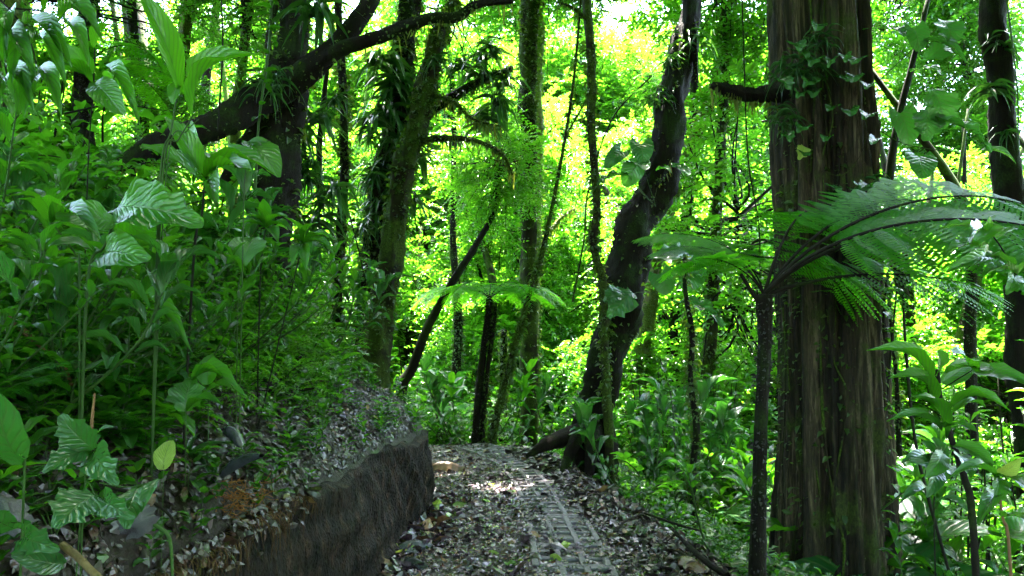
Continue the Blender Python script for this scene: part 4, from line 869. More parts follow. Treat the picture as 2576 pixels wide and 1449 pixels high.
# climbers on trees (held by another thing, so things of their own)
hero('heart_leaf_climber', 'climber with blue-green heart leaves perched on the bend of the curved trunk', 'climber', (1650, 520, 8.45, 0),
     [([(1650, 520, 8.45), (1625, 440, 8.3), (1612, 372, 8.2)], .008), ([(1650, 520, 8.45), (1590, 450, 8.3), (1562, 388, 8.2)], .008), ([(1650, 520, 8.45), (1610, 480, 8.3), (1580, 440, 8.2)], .008)],
     [((1612, 362, 8.2), (1618, 412, 8.1), .27, 'heart', CAMUP), ((1562, 382, 8.2), (1522, 424, 8.1), .20, 'heart', CAMUP), ((1600, 412, 8.2), (1625, 428, 7.9), .24, 'heart', (0, -.3, 1)), ((1582, 442, 8.2), (1498, 470, 8.1), .12, 'ragged', (0, -.4, 1)),
      ((1610, 400, 8.2), (1572, 470, 8.3), .26, 'oval', CAMUP), ((1650, 430, 8.4), (1690, 436, 8.2), .10, 'lance'), ((1690, 420, 8.4), (1735, 440, 8.2), .20, 'heart', (0, -.5, 1))], mat=M_aroid)
hero('split_leaf_climber', 'climber with large torn grey-green leaves halfway up the curved trunk', 'climber', (1640, 740, 8.4, 0),
     [([(1640, 740, 8.4), (1610, 735, 8.3), (1585, 742, 8.2)], .008), ([(1640, 740, 8.4), (1680, 700, 8.2), (1745, 662, 8.0)], .008), ([(1640, 735, 8.4), (1670, 740, 8.2), (1702, 764, 8.0)], .008), ([(1640, 735, 8.4), (1650, 690, 8.2), (1670, 650, 8.0)], .008)],
     [((1590, 735, 8.2), (1530, 800, 8.1), .30, 'ragged', CAMUP), ((1560, 730, 8.2), (1520, 760, 8.1), .2, 'ragged', CAMUP), ((1745, 660, 8.0), (1640, 650, 7.8), .30, 'ragged', (0, -.8, .7)), ((1720, 665, 8.0), (1775, 690, 7.9), .3, 'ragged', CAMUP), ((1745, 690, 8.0), (1720, 730, 8.0), .28, 'heart', CAMUP),
      ((1698, 762, 8.0), (1820, 822, 7.6), .19, 'ragged', (.1, -.6, 1)), ((1660, 690, 8.1), (1680, 740, 8.1), .3, 'heart', CAMUP)], mat=M_aroid)
hero('swiss_leaf_climber', 'climber with big hanging holed leaves silhouetted in the bright gap beside the massive trunk', 'climber', (2215, 330, 6.3, 0),
     [([(2215, 330, 6.3), (2280, 280, 6.2), (2340, 200, 6.1)], .008), ([(2215, 330, 6.3), (2270, 360, 6.2), (2340, 375, 6.1), (2460, 385, 6.0)], .008), ([(2215, 200, 6.3), (2290, 130, 6.2), (2370, 60, 6.1)], .009), ([(2215, 330, 6.3), (2240, 300, 6.2), (2260, 370, 6.1)], .006)],
     [((2345, 225, 6.1), (2372, 325, 6.1), .30, 'ragged', CAMUP), ((2325, 275, 6.1), (2330, 355, 6.1), .26, 'ragged', CAMUP), ((2265, 285, 6.2), (2285, 370, 6.2), .26, 'heart', CAMUP), ((2342, 302, 6.1), (2492, 384, 5.8), .13, 'ragged', (.1, -.5, 1)), ((2460, 380, 6.0), (2556, 412, 5.9), .12, 'lance', (0, -.6, 1)),
      ((2312, 395, 6.1), (2318, 450, 6.0), .26, 'heart', CAMUP), ((2372, 52, 6.1), (2395, 120, 6.0), .24, 'ragged', CAMUP), ((2300, 72, 6.1), (2310, 130, 6.1), .22, 'heart', CAMUP), ((2215, 78, 6.1), (2158, 84, 5.9), .16, 'ragged', (0, -.5, 1)), ((2218, 78, 6.1), (2278, 92, 5.9), .16, 'ragged', (0, -.5, 1)),
      ((2300, 110, 6.2), (2430, 160, 5.9), .14, 'lance', (0, -.6, 1)), ((2330, 150, 6.2), (2400, 110, 6.3), .2, 'ragged', CAMUP), ((2270, 20, 6.2), (2380, -10, 6.0), .2, 'oval', (0, -.5, 1)), ((2290, 180, 6.2), (2375, 190, 6.0), .16, 'ragged', (0, -.4, 1))], mat=M_aroid)
# small leaved vine over the front of the massive trunk
vp = [(1995, 110), (2060, 62), (2000, 130), (2050, 150), (2090, 150), (2120, 140), (2160, 148), (2010, 235), (2035, 205), (2070, 200), (2110, 195), (2150, 190), (1960, 200), (2050, 230), (2100, 270), (2135, 275), (2025, 320), (2180, 215), (2185, 290), (1975, 340), (2020, 385), (2205, 350), (2090, 470), (2140, 475), (2190, 470), (2160, 470), (2080, 345)]
hero('trunk_vine', 'leafy vine with scattered scalloped leaves across the front of the massive trunk', 'vine', (2080, 560, 5.72, 0),
     [([(2080, 560, 5.72), (2070, 400, 5.70), (2095, 300, 5.70), (2075, 180, 5.70), (2065, 40, 5.72)], .010), ([(2065, 430, 5.72), (2120, 440, 5.72), (2165, 390, 5.75), (2178, 345, 5.78)], .007), ([(2030, 460, 5.72), (1990, 400, 5.78), (2000, 300, 5.74)], .006)],
     [((x, y, 5.66), (x + random.uniform(-30, 34), y + random.uniform(8, 26), 5.5), random.uniform(.09, .15), random.choice(['heart', 'ragged']), (random.uniform(-.3, .3), -.7, 1)) for x, y in vp] + [((2022, 368, 5.66), (2010, 402, 5.6), .10, 'ragged', CAMUP, M_yellow)], mat=M_aroid, smat=M_bark_moss)

# hanging strap-leaved epiphytes on the trunks
def epi_mesh(seed, n=26, L=.42, w=.035):
    r = np.random.default_rng(seed); b = MB(); t = leaf_tpl(8, 2, 'lance', .25, 0, seed=seed); V = t[0].copy(); V[:, 2] -= .95 * V[:, 1] ** 1.7; V[:, 1] *= 1 - .5 * V[:, 1]; t = (V, t[1], t[2])
    az = r.uniform(0, 6.283, n); l = L * r.uniform(.6, 1.2, n); b.inst(t, frames(rot_dir(az, r.uniform(0, .9, n)), (0, 0, 1), w * r.uniform(.8, 1.4, n), l, l), r.normal(0, .06, (n, 3)))
    return b.mesh('epiphyte_leaves', M_epi)
EPI = [epi_mesh(1), epi_mesh(2, 20, .5, .05), epi_mesh(3, 40, .22, .012)]
def epis(lst, label, cat, group, name='hanging_epiphyte'):
    for (px, py, d, k, s) in lst:
        o = obj(name, EPI[k]); o.location = P(px, py, d); o.rotation_euler = (0, 0, random.uniform(0, 6)); o.scale = (s, s, s); tag(o, label, cat, group)
r_ = random.Random(4)
epis([(972 + 28 * math.sin(y * .05) + r_.uniform(-50, 60), y, 9.55 + r_.uniform(-.15, .3), r_.choice([0, 1, 1]), r_.uniform(.7, 1.15)) for y in range(150, 600, 17)],
     'clump of drooping grey-green strap leaves hanging on the trunk behind the mossy leaning trunk', 'epiphyte', 'strap leaf epiphytes crowding the trunk behind the mossy one')
epis([(790 + r_.uniform(-60, 60), y, 6.9 + r_.uniform(0, .5), r_.choice([0, 1]), r_.uniform(.5, .8)) for y in range(250, 640, 26)],
     'dark drooping leaf clump hanging beside the big dark tree on the bank', 'epiphyte', 'drooping leaf clumps beside the big dark tree')
epis([(1215 + r_.uniform(-70, 60), y, 9.6, r_.choice([0, 1]), r_.uniform(.6, 1.0)) for y in range(120, 330, 22)], 'drooping strap leaf clump hanging below the horizontal limb near the top centre', 'epiphyte', 'strap leaf clumps under the horizontal limb')
epis([(1985, 180, 5.75, 2, 1), (2030, 175, 5.72, 2, 1), (2060, 100, 5.7, 2, .8), (1972, 300, 5.85, 2, .9), (2200, 480, 5.9, 2, 1)], 'small spiky bromeliad rooted in the bark of the massive trunk', 'bromeliad', 'spiky bromeliads on the massive trunk', 'bromeliad')
epis([(1652, 250, 8.8, 2, 1.3), (1740, 110, 8.95, 2, 1.5), (1690, 150, 8.85, 0, .6)], 'spiky tuft of thin leaves on the upper curved trunk', 'epiphyte', 'spiky tufts on the curved trunk')
epis([(2515, 110, 7.9, 0, .8), (2500, 230, 7.85, 1, .7), (2535, 330, 7.9, 0, .6), (2560, 560, 7.9, 1, .7)], 'leafy epiphyte tuft clinging to the far right trunk', 'epiphyte', 'tufts on the far right trunk')
epis([(785, 30, 6.2, 1, .9), (680, 210, 6.1, 2, 1.2), (1096, 150, 8.9, 0, .7)], 'epiphyte tuft perched high on a mossy limb near the top', 'epiphyte', 'tufts perched on the high limbs')

# lianas: thin hanging stems
def liana(pts, r0, label, mat=M_stem_dark, group=None, leafy=0, name='liana'):
    p = [P(*q) for q in pts]; b = p[0].copy(); e = empty(name, b)
    obj('stem', MB().add(*tube([q - b for q in p], [r0, r0, r0 * .8], 5, len(p) * 10, .12, seed=len(label))).mesh('stem', mat), e)
    if leafy:
        r = np.random.default_rng(leafy); C = catmull([q - b for q in p], 80); i = r.integers(0, 80, leafy); D = rot_dir(r.uniform(0, 6.28, leafy), r.uniform(-.8, .3, leafy)); L = .13 * r.uniform(.6, 1.3, leafy)
        o = MB(); o.inst(TL['oval'], frames(D, (0, 0, 1), L * .5, L, L), C[i]); obj('foliage', o.mesh('foliage', M_under), e)
    tag(e, label, 'liana', group)
liana([(1866, -20, 6), (1872, 160, 6), (1882, 400, 6), (1908, 560, 6), (1912, 700, 6)], .006, 'thin straight liana hanging just in front of the broken branch stub')
liana([(2530, -20, 5), (2548, 120, 5), (2560, 240, 5), (2562, 380, 5)], .006, 'yellowish thin liana hanging in front of the far right trunk', M_stem)
liana([(548, 330, 5), (560, 120, 5), (556, -20, 5.2)], .006, 'thin dark liana hanging above the pointed blade leaf')
liana([(640, 500, 5.8), (652, 300, 5.8), (676, 120, 5.9), (684, -20, 6)], .012, 'pale green climbing stem rising along the big dark tree', M_stem, leafy=26)
liana([(1380, -20, 9), (1378, 110, 9), (1374, 300, 9)], .005, 'hair-thin liana dangling near the top centre')
liana([(2215, 1180, 6), (2226, 980, 6), (2222, 820, 6), (2230, 700, 6)], .010, 'leafy thin climbing stem along the right flank of the massive trunk', leafy=30)
liana([(2195, 1449, 5.9), (2215, 1200, 5.9), (2240, 900, 6.0), (2262, 660, 6.2)], .009, 'bare thin stem rising beside the foot of the massive trunk')
liana([(2390, 1449, 5.5), (2310, 1150, 5.6), (2280, 900, 5.8), (2270, 700, 6)], .012, 'long bare stem leaning left behind the ribbed shrub')
liana([(1440, 760, 9.5), (1470, 600, 9.5), (1480, 480, 9.5), (1540, 300, 9.4), (1640, 190, 9.2)], .012, 'curved mossy liana sweeping between the slender and the curved trunks', M_bark_moss)
liana([(860, 470, 8.2), (900, 620, 8.2), (930, 760, 8.4)], .008, 'leafy vine trailing beside the thin straight trunk', leafy=40)
liana([(1660, 900, 8.3), (1690, 1010, 8.4), (1700, 1190, 8.4)], .007, 'leafy vine trailing down behind the curved trunk base', leafy=30)

# fallen things
def stick(pts, r0, label, mat=M_stem_dark, name='stick', cat='stick', group=None, tap=.5):
    p = [P(*q) for q in pts]; b = p[0].copy()
    o = obj(name, MB().add(*tube([q - b for q in p], [r0, r0 * .9, r0 * tap], 9, len(p) * 12, .14, seed=int(r0 * 1e4))).mesh(name, mat)); o.location = b; tag(o, label, cat, group); return o
stick([(-40, 760, 3.0), (40, 815, 2.9), (110, 875, 2.8), (158, 920, 2.75), (180, 968, 2.7)], .014, 'fallen brown branch sloping down through the leaves near the left edge', M_stem_red, 'fallen_branch', 'branch')
stick([(330, 665, 4.2), (260, 690, 4.2), (160, 712, 4.15), (60, 722, 4.1), (-60, 730, 4.0)], .075, 'dark rotten log lying across the thicket with a broken reddish end', M_bark_dark, 'rotten_log', 'log', tap=.9)
stick([(156, 1370, 1.7), (190, 1395, 1.68), (225, 1430, 1.62), (260, 1462, 1.55)], .0085, 'smooth pale cream root snaking out at the bottom left corner', M_wood_pale, 'pale_root', 'root', tap=.8)
stick([(372, 1312, 2.0), (405, 1330, 2.0), (428, 1360, 1.98), (434, 1449, 1.9)], .006, 'thin greenish root hanging down the face of the cut bank', M_stem, 'hanging_root', 'root')
stick([(224, 1170, 2.1), (232, 1050, 2.15), (238, 990, 2.2)], .005, 'thin upright dead twig behind the toothed herb', M_stem_red)
stick([(270, 1225, 2.2), (350, 1245, 2.15), (420, 1290, 2.1), (452, 1340, 2.05)], .005, 'dark bent twig lying over the litter on the near bank')
stick([(1620, 1290, 5.9), (1700, 1318, 5.7), (1760, 1335, 5.6)], .012, 'thin branch lying along the right edge of the path')
stick([(1545, 1338, 5.3), (1575, 1310, 5.5), (1620, 1290, 5.8)], .009, 'curved twig on the litter right of the concrete slabs')
stick([(1830, 1449, 4.6), (1760, 1400, 4.9), (1690, 1330, 5.5)], .022, 'dark fallen branch along the shoulder where the ground drops away', M_bark_dark, 'fallen_branch', 'branch')
stick([(830, 985, 6.2), (900, 1020, 6.3), (960, 1060, 6.4), (1000, 1085, 6.5)], .03, 'mossy root creeping over the litter at the far end of the bank', M_bark_moss, 'mossy_root', 'root')
for k, (x0, x1, y, d) in enumerate([(995, 1010, 1180, 6.0), (880, 1000, 1160, 5.6), (1080, 1150, 1290, 6.2), (1250, 1330, 1210, 7.4)]):
    stick([(x0, y, d), ((x0 + x1) / 2, y - 6, d), (x1, y + 6, d)], .006, ['short twig poking from the far end of the cut face', 'thin twig lying near the top of the cut face', 'small dark twig on the litter beside the wall corner', 'small twig lying left of the middle slabs'][k])
# big dead leaves
def big_dead(name, base, tip, wd, tpl, mat, label, up=(0, -.5, 1), cat='dead leaf'):
    A, T_ = P(*base), P(*tip); d = T_ - A; L = d.length
    o = obj(name, leaf_mesh(tpl, mat)); M_ = frames(np.array(d)[None], np.array(up, float), wd, L, L * 1.0)[0]
    o.matrix_world = Matrix([[*M_[0], A.x], [*M_[1], A.y], [*M_[2], A.z], [0, 0, 0, 1]]); tag(o, label, cat); return o
def curled(name, pts, r0, mat, label):
    """a dead leaf rolled into an open half tube"""
    p = [P(*q) for q in pts]; b = p[0].copy(); C = catmull([q - b for q in p], 20); T_ = np.gradient(C, axis=0); T_ /= np.linalg.norm(T_, axis=1, keepdims=True)
    X = np.cross(T_, (0, 0, 1)); X /= np.linalg.norm(X, axis=1, keepdims=True); Y = np.cross(X, T_); s = np.linspace(0, 1, 20); rr = r0 * np.clip(np.sin(np.pi * (s * .85 + .1)) ** .6, .1, 1)
    th = np.linspace(-.9, 3.6, 14); V = C[:, None] + X[:, None] * (np.cos(th)[None, :, None] * rr[:, None, None]) + Y[:, None] * (np.sin(th)[None, :, None] * (rr * (1 - .25 * s))[:, None, None]) * (1 - .12 * np.arange(14) / 14)[None, :, None]
    me = mesh_from(name, V.reshape(-1, 3), grid_faces(20, 14), np.stack(np.broadcast_arrays(s[:, None], th[None]), -1).reshape(-1, 2), mat); o = obj(name, me); o.location = b; tag(o, label, 'dead leaf')
curled('curled_dead_leaf', [(560, 1195, 2.9), (590, 1172, 2.88), (625, 1155, 2.85), (658, 1146, 2.8)], .032, M_grey, 'large grey dead leaf rolled into a tube above the orange roots')
curled('curled_dead_leaf', [(565, 1082, 3.1), (585, 1090, 3.08), (608, 1125, 3.0)], .028, M_grey, 'smaller grey curled dead leaf just uphill of the large rolled one')
big_dead('dead_leaf', (362, 1345, 1.98), (325, 1270, 2.0), .10, 'dead', M_purple, 'purple-brown broad dead leaf lying on the lip of the cut bank', CAMUP)
big_dead('dead_leaf', (350, 1265, 2.1), (392, 1248, 2.1), .05, 'dead', M_tan, 'tan dead leaf with dark bite holes on the near bank', CAMUP)
big_dead('dead_leaf', (50, 1340, 1.85), (0, 1240, 1.9), .08, 'dead', M_purple, 'grey-purple dead leaf at the left edge')
big_dead('dead_leaf', (1960, 0, 0), (0, 0, 0), .1, 'dead', M_tan, 'x') if False else None
for k, (a, b_, wd, m_, lb) in enumerate([((975, 1385), (1090, 1370), .10, M_grey, 'large curled grey dead leaf at the foot of the cut face'), ((985, 1360), (1060, 1352), .09, M_purple, 'purplish dead leaf on the pile against the cut face'),
        ((1000, 1408), (1080, 1425), .08, M_grey, 'grey dead leaf lowest in the pile by the cut face'), ((1060, 1180), (1170, 1176), .13, M_tan, 'broad tan leaf lying in the fleck of sun on the path'), ((1780, 1440), (1700, 1405), .14, M_tan, 'broad brown dead leaf at the bottom edge of the path'),
        ((1385, 1395), (1415, 1408), .035, M_yellow, 'small yellow leaf fallen beside the concrete slabs'), ((1230, 1385), (1255, 1392), .035, M_yellow, 'small yellow-green leaf lying on the left part of the path')]):
    def hit(px, py):
        v = P(px, py, 1.0) - Vector((0, 0, CAMZ)); d = 1.0
        for _ in range(400):
            q = Vector((0, 0, CAMZ)) + v * d
            if q.z < g1(q.x, q.y) + .045: break
            d += .04
        return (px, py, d)
    big_dead('dead_leaf', hit(*a), hit(*b_), wd, 'dead', m_, lb, (0, 0, 1))
# orange roots torn out at the lip of the bank
def root_tangle():
    r = np.random.default_rng(8); b = MB(); c = P(600, 1262, 2.85)
    for k in range(150):
        px, py = r.uniform(540, 665), r.uniform(1205, 1290); v = P(px, py, 1.0) - Vector((0, 0, CAMZ)); d = 1.8
        while d < 4 and (Vector((0, 0, CAMZ)) + v * d).z > g1(*(v * d).xy) + .02 and float(wall_sd(np.array([v.x * d]), np.array([d]))[0]) < 9: d += .02
        q0 = np.array(Vector((0, 0, CAMZ)) + v * d - c); L = r.uniform(.03, .11); a = r.uniform(0, 6.28)
        dr = np.array([math.cos(a), math.sin(a) * .6, r.normal(-.1, .3)]); q1 = q0 + dr * L * .5 + r.normal(0, .012, 3); q2 = q1 + dr * L * .5 + r.normal(0, .02, 3)
        b.add(*tube([q0, q1, q2], [.0018, .0014, .0006], 4, 8, cap=False))
    o = obj('root_tangle', b.mesh('root_tangle', M_root)); o.location = c; tag(o, 'tangle of thin orange roots torn open at the lip of the cut bank', 'roots', kind='thing')
root_tangle()

# ------------------------------------------------------------------ scattered plants
LM = [(0, 520, 'under the upright blade leaves'), (520, 900, 'around the big dark tree'), (900, 1110, 'by the mossy leaning trunk'), (1110, 1300, 'around the small tree fern'), (1300, 1480, 'between the small tree fern and the curved tree'),
      (1480, 1800, 'behind the curved tree'), (1800, 1960, 'behind the forked tree fern'), (1960, 2250, 'around the massive trunk'), (2250, 2600, 'in the gap beside the massive trunk')]
def pix(x, y, z): 
    c, s = math.cos(PITCH), math.sin(PITCH); dz = z - CAMZ
    fy = y * c + dz * s; uz = -y * s + dz * c
    return 1288 + F * x / fy, 724.5 - F * uz / fy
def lm(px):
    for a, b_, t in LM:
        if px < b_: return t
    return 'in the gap beside the massive trunk'
SZ = {}
def scatter(kind, n, region, s=(.7, 1.2), where='', adj='', seed=0, keep=None, sink=.02):
    rr = random.Random(seed * 131 + n); k = 0; tries = 0
    while k < n and tries < n * 60:
        tries += 1; x, y = region(rr); 
        if y < .8: continue
        t = float(wall_sd(np.array([x]), np.array([y]))[0])
        if keep and not keep(x, y, t): continue
        z = g1(x, y); px, py = pix(x, y, z + .3)
        if px < -160 or px > 2740: continue
        sc_ = rr.uniform(*s); random.seed(rr.random())
        wh = where or lm(px)
        plant(kind, (x, y, z - sink), sc_, f'{adj} {wh}', f'{adj} {wh}'.strip()); k += 1
def reg(x0, x1, y0, y1): return lambda r: (r.uniform(x0, x1), r.uniform(y0, y1))
on_hill = lambda a, b_: (lambda x, y, t: a < t < b_)
off_path = lambda g: (lambda x, y, t: t < -.2 and x > float(xr(y)) + g)
# bank: low things near the lip, taller uphill
scatter('seed', 50, reg(-3.0, -.8, 1.5, 7.2), (.6, 1.3), 'scattered over the litter near the lip of the bank', 'small fresh green seedling', 1, on_hill(.05, .75))
scatter('seed', 38, reg(-4.5, -1, 1.5, 8), (.9, 1.8), 'in the thicket higher up the bank', 'small green seedling', 2, on_hill(.7, 2.6))
scatter('herb', 95, reg(-5, -1, 1.7, 8.4), (.5, 1.1), '', 'broad-leaved herb on the bank', 3, on_hill(.55, 3.2))
scatter('fern', 16, reg(-4, -1, 2.6, 8.6), (.4, .75), '', 'low fern on the bank', 4, on_hill(.35, 3))
scatter('shrub', 80, reg(-6, -1, 2.4, 9.0), (.5, .95), '', 'narrow-leaved shrub on the bank', 5, on_hill(.75, 4.5))
scatter('strap', 32, reg(-6, -1, 2.8, 9.5), (.5, 1.0), '', 'arching grassy plant on the bank', 6, on_hill(.9, 4.5))
scatter('bush', 42, reg(-9, -1, 4.5, 11), (.8, 1.5), '', 'small-leaved bush up the bank', 7, on_hill(1.9, 9))
scatter('cane', 10, reg(-8, -2, 4.2, 10), (.8, 1.2), '', 'thicket of leafy canes up the bank', 8, on_hill(2.2, 8))
scatter('bigleaf', 12, reg(-7, -2, 3.6, 9), (.6, 1.0), '', 'large-leaved plant up the bank', 9, on_hill(1.7, 6))
scatter('shrub', 22, reg(-3.2, -1.2, 1.7, 3.4), (.4, .7), 'in the near thicket at the left', 'leafy stemmed shrub', 10, on_hill(.5, 2.0))
scatter('herb', 30, reg(-3.2, -1.2, 1.5, 3.6), (.45, .85), 'in the near thicket at the left', 'broad-leaved herb', 19, on_hill(.4, 2.0))
scatter('bush', 34, reg(-3.6, -1.0, 1.8, 6), (.30, .55), 'in the thicket above the cut face', 'little twiggy bush with tiny leaves', 27, on_hill(.45, 2.2))
scatter('seed', 58, reg(-3.2, -1.0, 1.5, 6), (1.0, 2.0), 'in the near thicket at the left', 'leafy sapling', 28, on_hill(.35, 1.9))
scatter('fern', 18, reg(-3.2, -1.2, 1.9, 4.2), (.45, .7), 'in the near thicket at the left', 'lacy fern', 20, on_hill(.5, 2.0))
scatter('seed', 45, reg(-2, -.7, 1.5, 7.4), (.5, 1.1), 'overhanging the top edge of the cut face', 'tiny green seedling', 26, on_hill(.0, .14))
scatter('bush', 30, reg(-5, -1.5, 3, 8.5), (.45, .8), '', 'twiggy small-leaved bush on the bank', 29, on_hill(1.2, 3.6))
scatter('fern', 20, reg(-4.5, -1.2, 2.6, 7.5), (.6, 1.0), '', 'arching fern among the shrubs on the bank', 30, on_hill(.9, 3.0))
scatter('seed', 48, reg(-2.3, -1.1, 1.2, 3.0), (.55, 1.2), 'carpeting the near end of the bank', 'small bright seedling', 31, on_hill(.08, 1.1))
scatter('herb', 22, reg(-2.3, -1.1, 1.3, 3.4), (.3, .6), 'carpeting the near end of the bank', 'small broad-leaved herb', 32, on_hill(.12, 1.1))
scatter('strap', 6, reg(-2.3, -1.1, 1.6, 4), (.3, .5), 'at the near end of the bank', 'small grassy tuft', 33, on_hill(.15, 1.0))
# the slope right of the path
scatter('seed', 36, reg(.9, 3, 3.0, 9), (.8, 1.6), 'along the shoulder where the path drops away', 'small seedling', 11, off_path(.1))
scatter('herb', 55, reg(.9, 7, 3.2, 11), (.6, 1.3), '', 'broad-leaved herb on the slope', 12, off_path(.35))
scatter('fern', 24, reg(.9, 7, 3.4, 12), (.6, 1.2), '', 'fern on the slope', 13, off_path(.4))
scatter('strap', 22, reg(1, 7, 3.4, 12), (.8, 1.4), '', 'arching grassy plant on the slope', 14, off_path(.4))
scatter('shrub', 70, reg(1, 9, 4.2, 13), (.7, 1.3), '', 'narrow-leaved shrub on the slope', 15, off_path(.7))
scatter('cane', 22, reg(1.6, 10, 5.5, 14), (.8, 1.3), '', 'thicket of leafy canes on the slope', 16, off_path(1.3))
scatter('bush', 34, reg(2, 12, 7.5, 15), (1.0, 1.9), '', 'small-leaved bush on the slope', 17, off_path(1.8))
scatter('bigleaf', 12, reg(1.4, 7, 4.5, 12), (.7, 1.1), '', 'large-leaved plant on the slope', 18, off_path(.9))
# beyond the crest
far_ok = lambda x, y, t: t < -.3 and (y > 11.6 or x > float(xr(y)) + .4)
scatter('bush', 60, reg(-5, 5, 11.3, 19), (1.0, 2.0), '', 'sunlit small-leaved bush beyond the crest', 21, far_ok)
scatter('shrub', 50, reg(-4, 4, 10.9, 16), (.9, 1.6), '', 'sunlit shrub beyond the crest', 22, far_ok)
scatter('fern', 22, reg(-3, 3, 10.8, 15), (.9, 1.5), '', 'bright fern beyond the crest', 23, far_ok)
scatter('herb', 40, reg(-3, 3.5, 10.7, 15), (.9, 1.5), '', 'bright broad-leaved herb beyond the crest', 24, far_ok)
scatter('cane', 14, reg(-3, 4, 11.5, 17), (.9, 1.4), '', 'sunlit thicket of canes beyond the crest', 25, far_ok)

# ------------------------------------------------------------------ the forest behind
rr = random.Random(99); TB = []
def bg_trunk(seed, H, r0):
    r = np.random.default_rng(seed); p = [(0, 0, -.3), (r.normal(0, .15), r.normal(0, .15), H * .3), (r.normal(0, .35), r.normal(0, .3), H * .65), (r.normal(0, .6), r.normal(0, .5), H)]
    return MB().add(*tube(p, [r0 * 1.3, r0, r0 * .8, r0 * .35], 9, 30, .14, seed=seed)), p
BGT = []
for k in range(6):
    m_, p_ = bg_trunk(k, 10, [.07, .10, .14, .09, .18, .12][k]); BGT.append((m_.mesh('trunk', [M_bark_moss, M_bark_dark, M_bark_moss, M_bark_pale, M_bark_dark, M_bark_moss][k]), p_))
zone_ct = {}
def bg_tree(x, y, k, s, crowns, adj):
    z = g1(x, y); e = empty('forest_tree', (x, y, z), rr.uniform(0, 6.28), s)
    obj('trunk', BGT[k][0], e)
    for (i, zz, off, cs_) in crowns:
        qx, qy = pix(x, y, z + zz * s)
        if y > 6 and 2215 < qx < 2410 and 150 < qy < 420: continue
        q = catmull(BGT[k][1], 30)[min(29, int(zz / 10 * 29))]
        c = obj('crown', CROWNS[i][0], e); c.location = (q[0] + off[0], q[1] + off[1], zz); c.scale = (cs_,) * 3; c.rotation_euler = (0, 0, rr.uniform(0, 6.28)); obj('twigs', CROWNS[i][1], c)
    px, py = pix(x, y, 2)
    tr_ = 'near' if y < 18 else 'farther'
    l = f'{adj} leafy tree {lm(px)}, {"near" if y < 17 else "deeper in" if y < 26 else "far back"}'
    tag(e, l, 'tree', l)
n = 0
while n < 165:
    y = 11.8 + 30 * rr.random(); x = rr.uniform(-.76 * y - 1, .76 * y + 1)
    t = float(wall_sd(np.array([x]), np.array([y]))[0])
    if y < 14 and -1.6 < x < 1.4: continue
    if y < 19 and abs(x - .5) < 6.5 and rr.random() < .68: continue
    k = rr.randrange(6); s = rr.uniform(.75, 1.25)
    cr = []
    for zz in ([rr.uniform(1.8, 4.0), rr.uniform(4.5, 7)] if rr.random() < .5 else [rr.uniform(2.0, 6)]) + ([rr.uniform(7, 10)] if y > 19 and rr.random() < .6 else []):
        if y < 18.5: zz = 1.2 + zz * .5
        cr.append((rr.randrange(6), zz, (rr.uniform(-.9, .9), rr.uniform(-.9, .9)), rr.uniform(.7, 1.15)))
    bg_tree(x, y, k, s, cr, 'slender' if k in (0, 1, 3) else 'stout'); n += 1
# unseen trees added beside and behind the viewpoint to darken the foreground
for (x, y) in [(-5, -3), (5, -2), (-3.5, -7), (3.5, -7), (0, -9), (8, 1), (-9, 0), (7, -6), (-8, -6), (9.5, 2.5), (12, 5), (-10, 4), (2.6, -1.5), (-3.2, -1.2), (-7, 3)]:
    bg_tree(x, y, rr.randrange(6), 1.1, [(6, 6.8, (0, 0), 1.0), (7, 9.5, (.5, .5), 1.15)], 'stout')
for (px, d, zz) in [(1060, 24, 6.5), (1130, 25, 8.2), (1200, 26, 6.8), (1270, 25, 8.6), (1330, 27, 6.9), (1400, 26, 9.2), (1440, 29, 7.2), (1180, 28, 9.4), (1300, 29, 9.8), (1520, 26, 8.6), (1600, 28, 9.2), (1480, 24, 6.6), (1560, 25, 7.4), (1240, 24, 9.3), (1360, 24, 8.2),
                    (1460, 27, 9.7), (1000, 27, 8.0), (1680, 27, 8.6)]:
    d += 3
    bg_tree((px - 1288) / 1862 * d, d, rr.randrange(6), 1.35, [(rr.randrange(6), zz, (.3, .2), .8), (rr.randrange(6), zz - 2.2, (-.6, .1), .5)], 'tall')
for (px, d, zz) in [(1090, 20, 8.2), (1170, 21, 9.6), (1240, 20, 7.4), (1300, 21.5, 9.4), (1390, 20.5, 8.6), (1450, 21, 9.8), (1520, 20, 8.9), (1590, 21.5, 9.7), (1140, 19.5, 6.6), (1480, 19.5, 7.2), (1010, 20, 9.3), (1350, 22, 10)]:
    bg_tree((px - 1288) / 1862 * (d + 7), d + 7, rr.randrange(6), 1.42, [(rr.randrange(6), zz, (.1, .1), .75), (rr.randrange(6), min(10, zz + 1.6), (-.9, .4), .7)], 'lofty')
for px in list(range(860, 2000, 76)) + [2200, 2350, 2490, 480, 640, 720]:
    d = 35 + (px * 7) % 6
    bg_tree((px - 1288) / 1862 * d, d, rr.randrange(6), 1.9 if px < 2100 else 2.5, [(rr.randrange(6), 5.2 + (px * 13 % 17) * .1, (.3, .1), .9), (rr.randrange(6), 7.6, (.1, .1), .9), (rr.randrange(6), 9.6, (-.9, .4), .8)], 'towering')
# trees on the bank behind the thicket
for (x, y) in [(-4.2, 8.2), (-5.6, 7.0), (-6.4, 9.6), (-3.2, 9.4), (-4.8, 10.6), (-7.2, 11), (-2.6, 10.8), (-3.8, 6.6)]:
    bg_tree(x, y, rr.randrange(4), rr.uniform(.6, .8), [(rr.randrange(6), rr.uniform(3, 6), (.2, .2), .6)], 'small')

